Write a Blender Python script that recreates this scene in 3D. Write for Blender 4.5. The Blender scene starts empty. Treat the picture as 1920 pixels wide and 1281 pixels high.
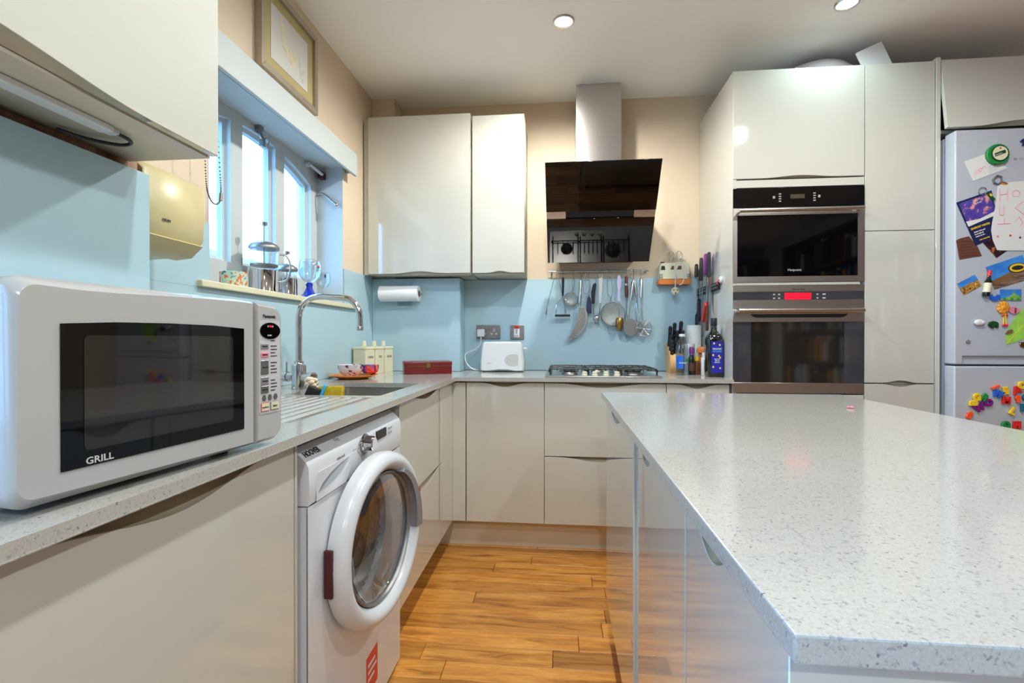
import bpy, bmesh, math, random
from mathutils import Matrix, Vector
random.seed(7)
C = bpy.context.scene.collection
sc = bpy.context.scene
PI = math.pi
R = math.radians

# ------------------------------------------------------------------ camera, sky, light, exposure
cam_d = bpy.data.cameras.new('camera')
cam = bpy.data.objects.new('camera', cam_d); C.objects.link(cam)
cam_d.sensor_width = 36.0
cam_d.lens = 907.0 / 1920 * 36
cam_d.clip_start = 0.02
cam.location = (0, 0, 1.0832)
cam.rotation_euler = (R(90 - 0.263), 0, R(5.5676))
sc.camera = cam
sc.view_settings.view_transform = 'Standard'
sc.view_settings.look = 'None'
sc.view_settings.exposure = 1.38
sc.view_settings.gamma = 1.0
sc.view_settings.use_curve_mapping = False
sc.cycles.use_denoising = True
sc.cycles.max_bounces = 10
sc.cycles.diffuse_bounces = 6
sc.cycles.glossy_bounces = 5
sc.cycles.transparent_max_bounces = 16
sc.cycles.sample_clamp_indirect = 6.0
sc.cycles.caustics_reflective = False
sc.cycles.caustics_refractive = False

world = bpy.data.worlds.new('sky'); sc.world = world
world.use_nodes = True
bg = world.node_tree.nodes['Background']
bg.inputs[0].default_value = (0.28, 0.60, 1.0, 1)
bg.inputs[1].default_value = 5.4

def portal(name, loc, rot, sx, sy):
    d = bpy.data.lights.new(name, 'AREA'); d.shape = 'RECTANGLE'; d.size = sx; d.size_y = sy
    d.cycles.is_portal = True
    o = bpy.data.objects.new(name, d); C.objects.link(o); o.location = loc; o.rotation_euler = rot
# sky light enters through the kitchen window and unseen glazed doors beside the camera
portal('daylight_window', (-1.42, 1.972, 1.64), (0, R(-90), 0), 0.80, 1.06)
portal('daylight_unseen_door', (-1.43, -0.85, 1.12), (0, R(-90), 0), 2.3, 1.85)
LAMPS = [(0.02, 2.25), (1.25, 2.25), (1.25, 1.36), (0.02, 1.1), (0.02, -0.1), (1.25, -0.1), (0.02, -1.7), (1.25, -1.7)]  # downlights from the passage onward are unseen, added to brighten the room
LAMP_W = 7.1

# ------------------------------------------------------------------ materials
def lin(c):
    return tuple(((v / 255) / 12.92 if v / 255 <= 0.04045 else ((v / 255 + 0.055) / 1.055) ** 2.4) for v in c) + (1.0,)
M = {}
def mat(name, col, rough=0.5, metal=0.0, spec=0.5, coat=0.0, trans=0.0, alpha=1.0, emit=None, estr=0, var=0.0, vscale=20, bump=0.0, bscale=200):
    m = bpy.data.materials.new(name); m.use_nodes = True
    nt = m.node_tree; b = nt.nodes['Principled BSDF']
    b.inputs['Base Color'].default_value = lin(col)
    b.inputs['Roughness'].default_value = rough
    b.inputs['Metallic'].default_value = metal
    b.inputs['Specular IOR Level'].default_value = spec
    b.inputs['Coat Weight'].default_value = coat
    b.inputs['Coat Roughness'].default_value = 0.03
    b.inputs['Transmission Weight'].default_value = trans
    b.inputs['Alpha'].default_value = alpha
    if emit:
        b.inputs['Emission Color'].default_value = lin(emit); b.inputs['Emission Strength'].default_value = estr
    if var or bump:
        tc = nt.nodes.new('ShaderNodeTexCoord')
    if var:
        n = nt.nodes.new('ShaderNodeTexNoise'); n.inputs['Scale'].default_value = vscale; n.inputs['Detail'].default_value = 4
        nt.links.new(tc.outputs['Object'], n.inputs['Vector'])
        mx = nt.nodes.new('ShaderNodeMix'); mx.data_type = 'RGBA'
        c1 = lin(tuple(max(0, v * (1 - var)) for v in col)); c2 = lin(tuple(min(255, v * (1 + var)) for v in col))
        mx.inputs[6].default_value = c1; mx.inputs[7].default_value = c2
        nt.links.new(n.outputs['Fac'], mx.inputs[0]); nt.links.new(mx.outputs[2], b.inputs['Base Color'])
    if bump:
        n2 = nt.nodes.new('ShaderNodeTexNoise'); n2.inputs['Scale'].default_value = bscale
        nt.links.new(tc.outputs['Object'], n2.inputs['Vector'])
        bp = nt.nodes.new('ShaderNodeBump'); bp.inputs['Strength'].default_value = bump; bp.inputs['Distance'].default_value = 0.002
        nt.links.new(n2.outputs['Fac'], bp.inputs['Height']); nt.links.new(bp.outputs['Normal'], b.inputs['Normal'])
    M[name] = m
    return m

mat('ceiling_paint', (250, 250, 248), 0.9, var=0.01, vscale=3)
mat('wall_paint', (216, 198, 174), 0.85, var=0.02, vscale=4, bump=0.15, bscale=120)
mat('reveal_paint', (188, 194, 194), 0.7, var=0.01)
mat('rear_paint', (150, 148, 146), 0.85, var=0.03, vscale=4)
mat('lacquer', (196, 194, 184), 0.05, coat=0.8, var=0.006, vscale=2)
mat('carcass', (190, 184, 168), 0.5, var=0.01)
mat('plinth', (214, 200, 178), 0.3, var=0.03, vscale=8)
mat('handle_metal', (172, 163, 142), 0.34, metal=0.45, var=0.04, vscale=30)
mat('blue_glass', (170, 199, 211), 0.32, coat=0.06, var=0.012, vscale=2)
mat('white_plastic', (212, 214, 216), 0.22, var=0.006)
mat('microwave_white', (176, 175, 174), 0.22, coat=0.4, var=0.006)
mat('enamel', (208, 209, 214), 0.25, coat=0.3, var=0.006)
mat('fridge_white', (180, 185, 194), 0.28, coat=0.2, var=0.006)
mat('grey_plastic', (128, 124, 128), 0.35, var=0.02)
mat('light_grey', (190, 190, 192), 0.35, var=0.02)
mat('black_glass', (6, 6, 7), 0.03, spec=0.45, coat=0.0, var=0.02)
mat('oven_glass', (34, 32, 28), 0.06, spec=0.7, coat=0.5, var=0.10, vscale=7)
mat('oven_glass_rim', (60, 59, 64), 0.08, spec=0.7, coat=0.5, var=0.05, vscale=7)
mat('window_mesh', (30, 27, 26), 0.05, spec=0.6, coat=0.5, var=0.1, vscale=12)
mat('black_plastic', (20, 20, 22), 0.35, var=0.05)
mat('soft_black', (24, 24, 26), 0.6, var=0.05)
mat('cast_iron', (26, 26, 28), 0.45, var=0.08, vscale=60)
mat('chrome', (215, 215, 218), 0.06, metal=1.0, var=0.01)
mat('satin_steel', (190, 188, 186), 0.28, metal=1.0, var=0.03, vscale=40)
mat('dull_steel', (140, 138, 136), 0.42, metal=0.9, var=0.06, vscale=60)
mat('brass', (165, 130, 74), 0.32, metal=1.0, var=0.05)
mat('cream_plastic', (206, 192, 144), 0.35, var=0.02)
mat('canister', (218, 212, 182), 0.3, var=0.02)
mat('red_wood', (104, 20, 20), 0.32, coat=0.08, var=0.15, vscale=25)
mat('wood_light', (206, 160, 100), 0.45, var=0.12, vscale=25)
mat('wood_orange', (190, 112, 48), 0.4, var=0.15, vscale=30)
mat('wood_dark', (90, 46, 28), 0.4, var=0.2, vscale=30)
mat('orange', (226, 130, 40), 0.35, var=0.05)
mat('orange_base', (222, 122, 48), 0.4, var=0.05)
mat('yellow', (238, 196, 40), 0.45, var=0.04)
mat('sponge', (178, 150, 26), 0.95, var=0.25, vscale=120, bump=0.8, bscale=300)
mat('green', (30, 130, 62), 0.4, var=0.05)
mat('dark_green', (20, 70, 34), 0.4, var=0.05)
mat('red', (214, 40, 34), 0.35, var=0.04)
mat('orange_red', (244, 88, 40), 0.4, var=0.04)
mat('blue', (34, 96, 196), 0.4, var=0.04)
mat('cobalt', (20, 52, 190), 0.12, coat=0.4, var=0.05)
mat('light_blue', (60, 170, 220), 0.4, var=0.04)
mat('navy', (26, 32, 78), 0.4, var=0.06)
mat('purple', (120, 24, 120), 0.4, var=0.05)
mat('lilac', (200, 196, 222), 0.3, var=0.03)
mat('pink', (226, 130, 150), 0.4, var=0.06)
mat('teal', (10, 104, 130), 0.4, var=0.05)
mat('paper', (216, 215, 212), 0.85, var=0.01)
mat('kitchen_paper', (240, 240, 240), 0.95, var=0.02, vscale=60, bump=0.3, bscale=150)
mat('ink', (30, 30, 34), 0.6, var=0.02)
mat('ink_grey', (150, 150, 150), 0.6, var=0.02)
mat('ink_pink', (222, 120, 150), 0.7, var=0.05)
mat('leaf', (150, 206, 84), 0.5, var=0.18, vscale=30)
mat('leather', (96, 56, 42), 0.6, var=0.2, vscale=60, bump=0.3)
mat('frame_silver', (176, 164, 148), 0.35, metal=0.5, var=0.06, vscale=20)
mat('mount_card', (186, 172, 122), 0.9, var=0.03)
mat('rubber', (60, 60, 62), 0.7, var=0.03)
mat('display_red', (225, 20, 40), 0.3, emit=(235, 15, 45), estr=0.35)
mat('display_dim', (70, 62, 50), 0.2, var=0.1)
mat('lens', (255, 250, 240), 0.3, emit=(255, 246, 232), estr=30)
mat('oil_glass', (14, 18, 8), 0.05, spec=0.6, coat=0.3, var=0.05)
mat('oil_label', (26, 30, 150), 0.4, var=0.03)
mat('brown_glass', (120, 66, 20), 0.1, coat=0.3, var=0.2, vscale=40)
mat('outside_render', (224, 226, 228), 0.9, var=0.03)
mat('outside_leaf', (120, 150, 96), 0.8, var=0.2)
mat('outside_ground', (150, 150, 146), 0.95, var=0.1)
mat('hinge_red', (70, 18, 20), 0.5, var=0.1)
mat('bead', (120, 112, 104), 0.4, metal=0.6, var=0.05)
mat('label_red', (214, 70, 58), 0.5, var=0.04)
mat('silver_print', (182, 180, 176), 0.5, var=0.15, vscale=200)
mat('pale_wash', (222, 212, 184), 0.9, var=0.12, vscale=40)
mat('green_wash', (198, 208, 194), 0.9, var=0.10, vscale=40)
mat('panel_blue', (166, 176, 186), 0.3)
mat('loofah', (222, 206, 178), 0.95, var=0.12, vscale=80, bump=0.6)
mat('cork_brown', (120, 84, 54), 0.8, var=0.15)

def thin_glass(name, tint=(235, 245, 250), refl=0.08, rough=0.0):
    m = bpy.data.materials.new(name); m.use_nodes = True; nt = m.node_tree
    for n in list(nt.nodes): nt.nodes.remove(n)
    out = nt.nodes.new('ShaderNodeOutputMaterial'); mx = nt.nodes.new('ShaderNodeMixShader')
    t = nt.nodes.new('ShaderNodeBsdfTransparent'); t.inputs[0].default_value = lin(tint)
    g = nt.nodes.new('ShaderNodeBsdfGlossy'); g.inputs['Roughness'].default_value = rough
    lw = nt.nodes.new('ShaderNodeLayerWeight'); lw.inputs[0].default_value = 0.35
    ml = nt.nodes.new('ShaderNodeMath'); ml.operation = 'MULTIPLY_ADD'; ml.inputs[1].default_value = 0.40; ml.inputs[2].default_value = refl
    nt.links.new(lw.outputs['Facing'], ml.inputs[0]); nt.links.new(ml.outputs[0], mx.inputs[0])
    nt.links.new(t.outputs[0], mx.inputs[1]); nt.links.new(g.outputs[0], mx.inputs[2]); nt.links.new(mx.outputs[0], out.inputs[0])
    M[name] = m
thin_glass('window_glass', (244, 250, 255), 0.03)
thin_glass('clear_glass', (244, 248, 250), 0.03)
thin_glass('bottle_plastic', (214, 224, 230), 0.08, 0.05)
thin_glass('door_glass', (196, 196, 196), 0.10)
thin_glass('mesh_gauze', (200, 206, 196), 0.34, 0.6)

def quartz():
    m = bpy.data.materials.new('quartz'); m.use_nodes = True; nt = m.node_tree; b = nt.nodes['Principled BSDF']
    b.inputs['Roughness'].default_value = 0.14; b.inputs['Coat Weight'].default_value = 0.15; b.inputs['Coat Roughness'].default_value = 0.04
    tc = nt.nodes.new('ShaderNodeTexCoord')
    def ramp(scale, p0, p1, det=2.0):
        n = nt.nodes.new('ShaderNodeTexNoise'); n.inputs['Scale'].default_value = scale; n.inputs['Detail'].default_value = det
        nt.links.new(tc.outputs['Object'], n.inputs['Vector'])
        r = nt.nodes.new('ShaderNodeMapRange'); r.inputs[1].default_value = p0; r.inputs[2].default_value = p1
        nt.links.new(n.outputs['Fac'], r.inputs[0]); return r.outputs[0]
    def mix(f, a, c):
        x = nt.nodes.new('ShaderNodeMix'); x.data_type = 'RGBA'
        nt.links.new(f, x.inputs[0])
        if isinstance(a, tuple): x.inputs[6].default_value = a
        else: nt.links.new(a, x.inputs[6])
        x.inputs[7].default_value = c
        return x.outputs[2]
    c = mix(ramp(420, 0.45, 0.62), lin((178, 174, 167)), lin((170, 165, 157)))
    c = mix(ramp(230, 0.61, 0.70), c, lin((146, 144, 145)))
    c = mix(ramp(330, 0.66, 0.74), c, lin((182, 182, 182)))
    c = mix(ramp(190, 0.67, 0.74), c, lin((116, 114, 117)))
    nt.links.new(c, b.inputs['Base Color'])
    M['quartz'] = m
quartz()

def brushed(name, col, rough, axis=2):
    m = bpy.data.materials.new(name); m.use_nodes = True; nt = m.node_tree; b = nt.nodes['Principled BSDF']
    b.inputs['Metallic'].default_value = 1.0; b.inputs['Base Color'].default_value = lin(col)
    tc = nt.nodes.new('ShaderNodeTexCoord'); mp = nt.nodes.new('ShaderNodeMapping')
    s = [4, 4, 4]; s[axis] = 300; mp.inputs['Scale'].default_value = s
    n = nt.nodes.new('ShaderNodeTexNoise'); n.inputs['Scale'].default_value = 3; n.inputs['Detail'].default_value = 3
    r = nt.nodes.new('ShaderNodeMapRange'); r.inputs[3].default_value = rough - 0.06; r.inputs[4].default_value = rough + 0.08
    nt.links.new(tc.outputs['Object'], mp.inputs[0]); nt.links.new(mp.outputs[0], n.inputs['Vector'])
    nt.links.new(n.outputs['Fac'], r.inputs[0]); nt.links.new(r.outputs[0], b.inputs['Roughness'])
    bp = nt.nodes.new('ShaderNodeBump'); bp.inputs['Strength'].default_value = 0.04; bp.inputs['Distance'].default_value = 0.001
    nt.links.new(n.outputs['Fac'], bp.inputs['Height']); nt.links.new(bp.outputs['Normal'], b.inputs['Normal'])
    if axis == 0:   # upright brushing stretches the lamp's glint into a tall streak
        tg = nt.nodes.new('ShaderNodeTangent'); tg.direction_type = 'RADIAL'; tg.axis = 'Z'
        b.inputs['Anisotropic'].default_value = 0.85; b.inputs['Anisotropic Rotation'].default_value = 0.25
        nt.links.new(tg.outputs[0], b.inputs['Tangent'])
    M[name] = m
brushed('brushed_steel', (196, 190, 184), 0.30, 2)
brushed('duct_steel', (205, 200, 196), 0.32, 0)
brushed('sink_steel', (170, 166, 160), 0.34, 1)

def oak():
    m = bpy.data.materials.new('oak_plank'); m.use_nodes = True; nt = m.node_tree; b = nt.nodes['Principled BSDF']
    b.inputs['Roughness'].default_value = 0.34
    tc = nt.nodes.new('ShaderNodeTexCoord'); oi = nt.nodes.new('ShaderNodeObjectInfo')
    off = nt.nodes.new('ShaderNodeVectorMath'); off.operation = 'MULTIPLY_ADD'; off.inputs[1].default_value = (9, 17, 5)
    cb = nt.nodes.new('ShaderNodeCombineXYZ')
    for i in range(3): nt.links.new(oi.outputs['Random'], cb.inputs[i])
    nt.links.new(cb.outputs[0], off.inputs[0]); nt.links.new(tc.outputs['Object'], off.inputs[2])
    mp = nt.nodes.new('ShaderNodeMapping'); mp.inputs['Scale'].default_value = (1.5, 13, 13)
    nt.links.new(off.outputs[0], mp.inputs[0])
    n = nt.nodes.new('ShaderNodeTexNoise'); n.inputs['Scale'].default_value = 2.2; n.inputs['Detail'].default_value = 7; n.inputs['Roughness'].default_value = 0.62; n.inputs['Distortion'].default_value = 0.9
    nt.links.new(mp.outputs[0], n.inputs['Vector'])
    cr = nt.nodes.new('ShaderNodeValToRGB'); e = cr.color_ramp.elements
    e[0].position = 0.30; e[0].color = lin((140, 82, 34)); e[1].position = 0.70; e[1].color = lin((232, 168, 84))
    k = cr.color_ramp.elements.new(0.48); k.color = lin((208, 138, 58))
    nt.links.new(n.outputs['Fac'], cr.inputs[0])
    mp2 = nt.nodes.new('ShaderNodeMapping'); mp2.inputs['Scale'].default_value = (9, 150, 150)
    n2 = nt.nodes.new('ShaderNodeTexNoise'); n2.inputs['Scale'].default_value = 2; n2.inputs['Detail'].default_value = 2
    nt.links.new(off.outputs[0], mp2.inputs[0]); nt.links.new(mp2.outputs[0], n2.inputs['Vector'])
    r2 = nt.nodes.new('ShaderNodeMapRange'); r2.inputs[1].default_value = 0.50; r2.inputs[2].default_value = 0.75; r2.inputs[4].default_value = 0.30
    nt.links.new(n2.outputs['Fac'], r2.inputs[0])
    mx = nt.nodes.new('ShaderNodeMix'); mx.data_type = 'RGBA'; mx.inputs[7].default_value = lin((92, 50, 20))
    nt.links.new(r2.outputs[0], mx.inputs[0]); nt.links.new(cr.outputs[0], mx.inputs[6])
    hs = nt.nodes.new('ShaderNodeHueSaturation')
    rv = nt.nodes.new('ShaderNodeMapRange'); rv.inputs[3].default_value = 0.62; rv.inputs[4].default_value = 1.12
    nt.links.new(oi.outputs['Random'], rv.inputs[0]); nt.links.new(rv.outputs[0], hs.inputs['Value'])
    nt.links.new(mx.outputs[2], hs.inputs['Color']); nt.links.new(hs.outputs[0], b.inputs['Base Color'])
    bp = nt.nodes.new('ShaderNodeBump'); bp.inputs['Strength'].default_value = 0.12; bp.inputs['Distance'].default_value = 0.001
    nt.links.new(n2.outputs['Fac'], bp.inputs['Height']); nt.links.new(bp.outputs['Normal'], b.inputs['Normal'])
    M['oak_plank'] = m
oak()

def brick_mat():
    m = bpy.data.materials.new('brickwork'); m.use_nodes = True; nt = m.node_tree; b = nt.nodes['Principled BSDF']
    b.inputs['Roughness'].default_value = 0.9
    tc = nt.nodes.new('ShaderNodeTexCoord'); n = nt.nodes.new('ShaderNodeTexNoise'); n.inputs['Scale'].default_value = 14
    cr = nt.nodes.new('ShaderNodeValToRGB'); e = cr.color_ramp.elements
    e[0].position = 0.35; e[0].color = lin((86, 34, 18)); e[1].position = 0.66; e[1].color = lin((170, 140, 120))
    nt.links.new(tc.outputs['Object'], n.inputs['Vector']); nt.links.new(n.outputs['Fac'], cr.inputs[0]); nt.links.new(cr.outputs[0], b.inputs['Base Color'])
    M['brickwork'] = m
brick_mat()

def picture_mat(name, stops, scale, stretch=(1, 1, 1), det=3, rough=0.5):
    m = bpy.data.materials.new(name); m.use_nodes = True; nt = m.node_tree; b = nt.nodes['Principled BSDF']
    b.inputs['Roughness'].default_value = rough
    tc = nt.nodes.new('ShaderNodeTexCoord'); mp = nt.nodes.new('ShaderNodeMapping'); mp.inputs['Scale'].default_value = stretch
    n = nt.nodes.new('ShaderNodeTexNoise'); n.inputs['Scale'].default_value = scale; n.inputs['Detail'].default_value = det
    cr = nt.nodes.new('ShaderNodeValToRGB'); el = cr.color_ramp.elements
    el[0].position, el[0].color = stops[0][0], lin(stops[0][1]); el[1].position, el[1].color = stops[-1][0], lin(stops[-1][1])
    for p, c in stops[1:-1]:
        q = el.new(p); q.color = lin(c)
    nt.links.new(tc.outputs['Object'], mp.inputs[0]); nt.links.new(mp.outputs[0], n.inputs['Vector'])
    nt.links.new(n.outputs['Fac'], cr.inputs[0]); nt.links.new(cr.outputs[0], b.inputs['Base Color'])
    M[name] = m
picture_mat('floral', [(0.34, (40, 70, 110)), (0.42, (170, 200, 180)), (0.55, (190, 210, 190)), (0.60, (220, 120, 60)), (0.7, (200, 80, 50))], 45)
picture_mat('bowl_pattern', [(0.36, (40, 18, 80)), (0.41, (206, 204, 212)), (0.60, (212, 210, 216)), (0.64, (150, 50, 110)), (0.70, (36, 22, 70))], 26)
picture_mat('blue_pattern', [(0.36, (40, 40, 120)), (0.48, (110, 100, 190)), (0.60, (220, 60, 70)), (0.7, (236, 160, 50))], 26)
picture_mat('purple_print', [(0.35, (66, 52, 140)), (0.52, (84, 66, 160)), (0.6, (230, 150, 130)), (0.7, (120, 190, 180))], 26)
picture_mat('night_print', [(0.4, (20, 14, 30)), (0.56, (50, 24, 30)), (0.66, (200, 110, 50)), (0.75, (60, 20, 40))], 40)
picture_mat('town_print', [(0.4, (90, 60, 30)), (0.5, (210, 150, 60)), (0.6, (120, 80, 40)), (0.7, (230, 190, 110))], 60)
picture_mat('sky_print', [(0.35, (40, 110, 200)), (0.62, (70, 150, 220)), (0.72, (220, 232, 240))], 14)
picture_mat('stone_print', [(0.4, (90, 74, 60)), (0.55, (150, 120, 96)), (0.7, (70, 60, 50))], 40, (0.3, 1, 3))
picture_mat('green_print', [(0.4, (60, 130, 50)), (0.6, (150, 190, 90)), (0.7, (90, 150, 70))], 50)
picture_mat('lion_fur', [(0.35, (220, 130, 30)), (0.55, (240, 170, 50)), (0.7, (170, 80, 20))], 90)

# ------------------------------------------------------------------ mesh helpers
XF = {}
def xf_of(o):
    return XF.get(o.name, Matrix.Identity(4))
def setprops(o, label=None, cat=None, group=None, kind=None):
    if label: o['label'] = label
    if cat: o['category'] = cat
    if group: o['group'] = group
    if kind: o['kind'] = kind
    return o
def thing(name, label, cat, loc=(0, 0, 0), rz=0.0, group=None, rot=None):
    o = bpy.data.objects.new(name, None); C.objects.link(o)
    o.empty_display_size = 0.05
    o.location = loc; o.rotation_euler = rot if rot else (0, 0, rz)
    XF[o.name] = Matrix.Translation(loc) @ o.rotation_euler.to_matrix().to_4x4()
    return setprops(o, label, cat, group)

class MB:
    """collects shapes; build() links them as one mesh object"""
    def __init__(s):
        s.v = []; s.f = []; s.flat = set()
    def _bm(s, bm):
        o = len(s.v); bm.verts.index_update()
        s.v += [tuple(v.co) for v in bm.verts]
        s.f += [[v.index + o for v in f.verts] for f in bm.faces]
        bm.free(); return s
    def raw(s, vs, fs):
        o = len(s.v); s.v += [tuple(v) for v in vs]; s.f += [[i + o for i in f] for f in fs]; return s
    def box(s, x0, x1, y0, y1, z0, z1, bev=0.0, seg=2, mtx=None):
        bm = bmesh.new()
        bmesh.ops.create_cube(bm, size=1)
        for v in bm.verts:
            v.co = Vector(((x0 + x1) / 2 + v.co.x * (x1 - x0), (y0 + y1) / 2 + v.co.y * (y1 - y0), (z0 + z1) / 2 + v.co.z * (z1 - z0)))
        if bev > 0:
            bmesh.ops.bevel(bm, geom=bm.edges[:], offset=bev, segments=seg, profile=0.5, affect='EDGES')
        if bev > 0:
            bm.normal_update(); bm.faces.index_update(); o = len(s.f)
            s.flat |= {f.index + o for f in bm.faces if max(abs(c) for c in f.normal) > 0.9999}
        if mtx is not None: bm.transform(mtx)
        return s._bm(bm)
    def tube(s, path, r, n=10, closed=False, cap=True):
        path = [Vector(p) for p in path]; m = len(path)
        rr = r if isinstance(r, (list, tuple)) else [r] * m
        vs, fs = [], []; up = None
        for i, p in enumerate(path):
            a = path[i - 1] if (i > 0 or closed) else p
            b = path[(i + 1) % m] if (i < m - 1 or closed) else p
            d = (b - a)
            d = d.normalized() if d.length > 1e-9 else Vector((0, 0, 1))
            if up is None:
                up = Vector((0, 0, 1)) if abs(d.z) < 0.9 else Vector((1, 0, 0))
            e1 = d.cross(up)
            if e1.length < 1e-6: e1 = d.cross(Vector((0, 1, 0)))
            e1.normalize(); e2 = e1.cross(d).normalized(); up = e2
            for k in range(n):
                t = 2 * PI * k / n
                vs.append(p + e1 * (math.cos(t) * rr[i]) + e2 * (math.sin(t) * rr[i]))
        seg = m if closed else m - 1
        for i in range(seg):
            for k in range(n):
                j = (i + 1) % m
                fs.append([i * n + k, i * n + (k + 1) % n, j * n + (k + 1) % n, j * n + k])
        if cap and not closed:
            fs.append(list(range(n))[::-1]); fs.append([(m - 1) * n + k for k in range(n)])
        return s.raw(vs, fs)
    def cyl(s, p0, p1, r0, r1=None, n=24):
        r1 = r0 if r1 is None else r1
        return s.tube([p0, p1], [r0, r1], n)
    def lathe(s, prof, c=(0, 0, 0), n=28, axis='z', sx=1.0, sy=1.0, cap=True):
        vs, fs = [], []
        for r, z in prof:
            for k in range(n):
                t = 2 * PI * k / n
                a, b = r * math.cos(t) * sx, r * math.sin(t) * sy
                p = {'z': (a, b, z), 'x': (z, a, b), 'y': (b, z, a)}[axis]
                vs.append((c[0] + p[0], c[1] + p[1], c[2] + p[2]))
        for i in range(len(prof) - 1):
            for k in range(n):
                fs.append([i * n + k, i * n + (k + 1) % n, (i + 1) * n + (k + 1) % n, (i + 1) * n + k])
        if cap:
            if prof[0][0] > 1e-5: fs.append([k for k in range(n)][::-1])
            if prof[-1][0] > 1e-5: fs.append([(len(prof) - 1) * n + k for k in range(n)])
        return s.raw(vs, fs)
    def prism(s, pts, a, b, fn, bev=0.0):
        """outline pts (u, v) extruded from n=a to n=b; fn(u, v, n) gives the point"""
        k = len(pts)
        if bev > 0:
            cx = sum(p[0] for p in pts) / k; cy = sum(p[1] for p in pts) / k
            ins = []
            for p in pts:
                d = math.hypot(p[0] - cx, p[1] - cy) or 1
                ins.append((p[0] - (p[0] - cx) / d * bev, p[1] - (p[1] - cy) / d * bev))
            sg = 1 if b > a else -1
            rings = [(ins, a), (pts, a + sg * bev), (pts, b - sg * bev), (ins, b)]
        else:
            rings = [(pts, a), (pts, b)]
        vs = [fn(u, v, n) for P, n in rings for u, v in P]
        fs = []
        for j in range(len(rings) - 1):
            for i in range(k):
                fs.append([j * k + i, j * k + (i + 1) % k, (j + 1) * k + (i + 1) % k, (j + 1) * k + i])
        fs.append(list(range(k))[::-1]); fs.append([(len(rings) - 1) * k + i for i in range(k)])
        s.flat |= {len(s.f) + len(fs) - 1, len(s.f) + len(fs) - 2}
        return s.raw(vs, fs)
    def ball(s, c, rx, ry=None, rz=None, u=16, v=10):
        ry = rx if ry is None else ry; rz = rx if rz is None else rz
        bm = bmesh.new(); bmesh.ops.create_uvsphere(bm, u_segments=u, v_segments=v, radius=1)
        for q in bm.verts: q.co = Vector((c[0] + q.co.x * rx, c[1] + q.co.y * ry, c[2] + q.co.z * rz))
        return s._bm(bm)
    def xform(s, m, start=0):
        s.v = s.v[:start] + [tuple(m @ Vector(p)) for p in s.v[start:]]; return s
    def build(s, name, material, parent=None, world=True, smooth=40, label=None, cat=None, group=None, kind=None):
        me = bpy.data.meshes.new(name)
        vs = s.v
        if parent is not None and world:
            inv = xf_of(parent).inverted()
            vs = [tuple(inv @ Vector(p)) for p in vs]
        me.from_pydata(vs, [], s.f)
        bm = bmesh.new(); bm.from_mesh(me); bmesh.ops.recalc_face_normals(bm, faces=bm.faces[:]); bm.to_mesh(me); bm.free()
        if smooth:
            me.shade_smooth(); me.set_sharp_from_angle(angle=R(smooth))
            for i in s.flat: me.polygons[i].use_smooth = False
        me.materials.append(M[material])
        o = bpy.data.objects.new(name, me); C.objects.link(o)
        if parent is not None:
            o.parent = parent; XF[o.name] = xf_of(parent)
        return setprops(o, label, cat, group, kind)

def frame_fn(o, xd, yd):
    """point = o + u*xd + v*yd + n*(xd x yd)"""
    o, xd, yd = Vector(o), Vector(xd).normalized(), Vector(yd).normalized(); nd = xd.cross(yd)
    return lambda u, v, n: tuple(o + xd * u + yd * v + nd * n)
def text(body, size, o, xd, yd, material, parent, name='lettering', align='LEFT', world=True, wide=1.0, bold=0.0):
    c = bpy.data.curves.new('t', 'FONT'); c.body = body; c.size = size; c.align_x = align; c.extrude = 0.0002; c.offset = bold; c.resolution_u = 2
    ob = bpy.data.objects.new('t', c); C.objects.link(ob)
    bpy.context.view_layer.update()
    me = bpy.data.meshes.new_from_object(ob.evaluated_get(bpy.context.evaluated_depsgraph_get()))
    bpy.data.objects.remove(ob); bpy.data.curves.remove(c)
    fn = frame_fn(o, xd, yd)
    mb = MB(); mb.raw([fn(v.co.x * wide, v.co.y, v.co.z + 0.0003) for v in me.vertices], [list(p.vertices) for p in me.polygons])
    bpy.data.meshes.remove(me)
    return mb.build(name, material, parent, world=world, smooth=0)

def rrect(x0, x1, y0, y1, r, n=5):
    pts = []
    for cx, cy, a in ((x1 - r, y1 - r, 0), (x0 + r, y1 - r, 90), (x0 + r, y0 + r, 180), (x1 - r, y0 + r, 270)):
        for k in range(n + 1):
            t = R(a + 90 * k / n); pts.append((cx + r * math.cos(t), cy + r * math.sin(t)))
    return pts
def arc(cx, cy, r, a0, a1, n=8):
    return [(cx + r * math.cos(R(a0 + (a1 - a0) * k / n)), cy + r * math.sin(R(a0 + (a1 - a0) * k / n))) for k in range(n + 1)]
def smooth_path(pts, n=6):
    P = [Vector(p) for p in pts]; out = []
    for i in range(len(P) - 1):
        p0 = P[max(i - 1, 0)]; p1 = P[i]; p2 = P[i + 1]; p3 = P[min(i + 2, len(P) - 1)]
        for k in range(n):
            t = k / n
            out.append(0.5 * ((2 * p1) + (p2 - p0) * t + (2 * p0 - 5 * p1 + 4 * p2 - p3) * t * t + (3 * p1 - p0 - 3 * p2 + p3) * t ** 3))
    out.append(P[-1]); return out

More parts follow.
